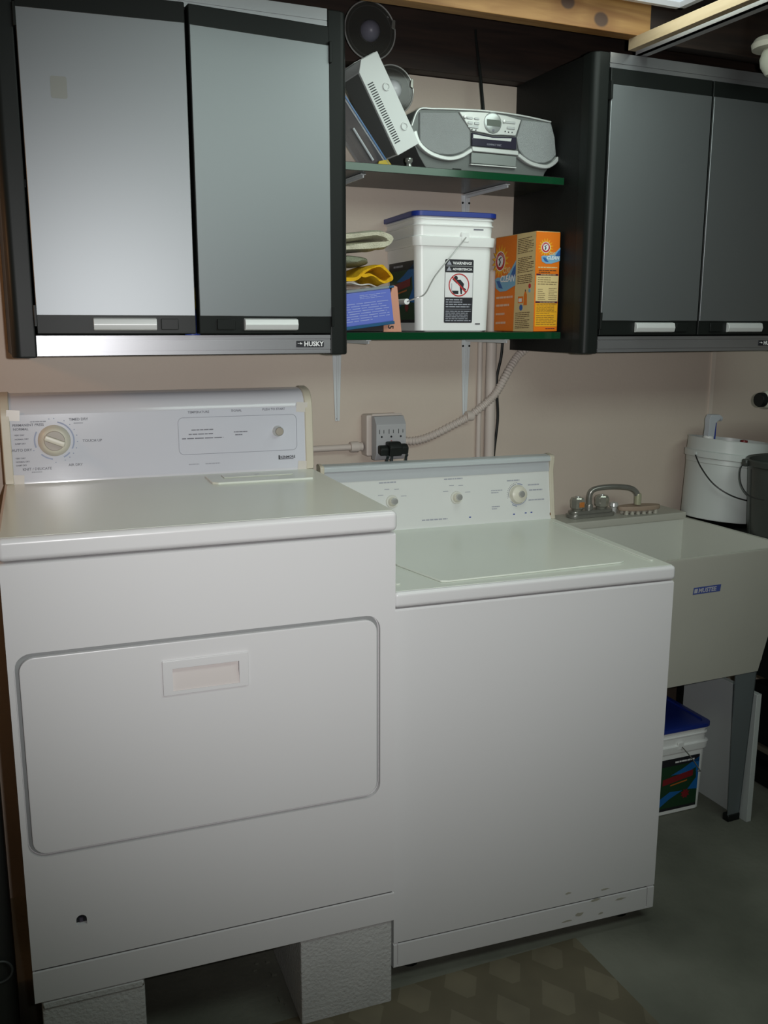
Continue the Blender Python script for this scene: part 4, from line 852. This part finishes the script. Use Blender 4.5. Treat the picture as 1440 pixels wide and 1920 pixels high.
# capped pipe at the right edge
t = thing('capped_pipe', 'cream pipe with black end cap at the right edge above the buckets', 'pipe', (2.185, -.30, 1.243))
MB().lathe([(0, -.012), (.019, -.012), (.021, -.008), (.021, .006), (0, .006)], (0, 0, 0), DARK, 24, 'x').build('end_cap', t)
MB().lathe([(0, .006), (.018, .007), (.025, .014), (.0265, .022), (.0265, 1.21), (0, 1.21)], (0, 0, 0), mat('cream_pipe', (.55, .56, .46), .4), 24, 'x').build('tube', t)

# ------------------------------------------------------------------ dark things under the stand and sink
t = thing('canister_vacuum', 'black canister vacuum with grey wheel on the floor at the right edge', 'vacuum', (2.40, -.30, 0))
m = MB(); blob(m, (0, 0, .185), (.115, .18, .130), DARK, .03, 2); m.build('body', t)
MB().lathe([(.05, -.012), (.085, -.012), (.085, .012), (.05, .012), (.05, -.012)], (-.125, -.03, .26), mat('wheel_grey', (.22, .24, .25), .5), 32, 'x').build('wheel', t)
MB().lathe([(.086, -.013), (.096, -.012), (.096, .012), (.086, .013)], (-.125, -.03, .26), DARK, 32, 'x').build('tyre', t)
MB().tube(spl([(-.13, -.14, .16), (-.11, -.17, .10), (-.08, -.20, .04), (-.02, -.23, .014), (.08, -.22, .013)], 6), .012, DARK, 10).build('hose', t)
MB().box(-.10, .10, -.16, .16, 0, .06, DARK, .01).build('chassis', t)
MB().box(-.135, -.113, -.16, .10, .135, .150, mat('tan_strip', (.16, .14, .10), .6), .002).build('side_strip', t)
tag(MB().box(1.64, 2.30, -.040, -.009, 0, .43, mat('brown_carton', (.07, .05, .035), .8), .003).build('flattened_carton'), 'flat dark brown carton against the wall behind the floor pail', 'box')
tag(MB().tube(spl([(2.078, -.10, .36), (2.072, -.105, .28), (2.074, -.11, .20), (2.066, -.13, .08), (2.05, -.14, .006)], 6), .0028, PRINTW, 6).build('hanging_string'), 'thin white string hanging in the dark behind the floor pail', 'string')
# dark bin at the left of the dryer
t = thing('storage_bin', 'tall dark grey plastic bin on the floor at the left edge, beside the dryer', 'bin', (-.13, -.52, 0))
DB = mat('dark_bin_plastic', (.035, .038, .036), .5)
m = MB().prism(rrect(-.16, .192, -.13, .18, .03), 0, 1.00, 'z', DB, .006, 2); m.build('body', t)
MB().prism(rrect(-.168, .198, -.138, .188, .032), 1.00, 1.035, 'z', DB, .005, 2).build('lid', t)
n = 24; MB().tube([(.166+.022*math.cos(2*math.pi*i/n), -.133, .255+.022*math.sin(2*math.pi*i/n)) for i in range(n)], .0022, mat('ring_grey', (.08, .09, .09), .5), 6, closed=True).build('ring_pull', t)

# ------------------------------------------------------------------ rug, debris
rg_ = bpy.data.materials.new('vinyl_rug'); rg_.use_nodes = True; nt = rg_.node_tree; b = nt.nodes['Principled BSDF']; b.inputs['Roughness'].default_value = .7; L = nt.links.new
tc = nt.nodes.new('ShaderNodeTexCoord'); sep = nt.nodes.new('ShaderNodeSeparateXYZ'); L(tc.outputs['Object'], sep.inputs[0])
def mth(op, a, b_=None, v=None):
    n = nt.nodes.new('ShaderNodeMath'); n.operation = op
    if isinstance(a, (int, float)): n.inputs[0].default_value = a
    else: L(a, n.inputs[0])
    if b_ is not None:
        if isinstance(b_, (int, float)): n.inputs[1].default_value = b_
        else: L(b_, n.inputs[1])
    return n.outputs[0]
S = .115
u = mth('DIVIDE', sep.outputs[0], S); v = mth('DIVIDE', sep.outputs[1], S*1.15)
row = mth('FLOOR', v); fv = mth('FRACT', v)
par = mth('MODULO', mth('ABSOLUTE', row), 2.0)
tri = mth('ABSOLUTE', mth('SUBTRACT', mth('FRACT', mth('ADD', u, mth('MULTIPLY', par, .5))), .5))   # 0..0.5
kite = mth('GREATER_THAN', mth('MULTIPLY', mth('SUBTRACT', .5, mth('ABSOLUTE', mth('SUBTRACT', fv, .38))), .9), mth('MULTIPLY', tri, 1.25))
mx = nt.nodes.new('ShaderNodeMix'); mx.data_type = 'RGBA'; mx.inputs['A'].default_value = (.150, .125, .078, 1); mx.inputs['B'].default_value = (.200, .170, .112, 1); L(kite, mx.inputs['Factor'])
nz = nt.nodes.new('ShaderNodeTexNoise'); nz.inputs['Scale'].default_value = 9; L(tc.outputs['Object'], nz.inputs['Vector'])
m3 = nt.nodes.new('ShaderNodeMix'); m3.data_type = 'RGBA'; m3.blend_type = 'MULTIPLY'; m3.inputs['Factor'].default_value = .5; L(mx.outputs['Result'], m3.inputs['A']); L(nz.outputs['Fac'], m3.inputs['B'])
L(m3.outputs['Result'], b.inputs['Base Color'])
m = MB().prism([(.30, -.690), (1.306, -.716), (1.302, -1.7), (.30, -1.7)], .0003, .004, 'z', rg_)
tag(m.build('rug'), 'brown vinyl rug with kite pattern on the floor before the washer', 'rug')
m = MB()
rd = random.Random(4)
for i in range(28):
    x = .60-abs(rd.gauss(0, .03)); y = -.66+rd.random()*.5; r_ = rd.uniform(.002, .006)
    m.box(x, x+r_*2, y, y+r_*1.5, 0, r_, CONC)
dbs = m.build('debris'); dbs['kind'] = 'stuff'; tag(dbs, 'mortar crumbs and dust beside the right concrete block', 'debris')
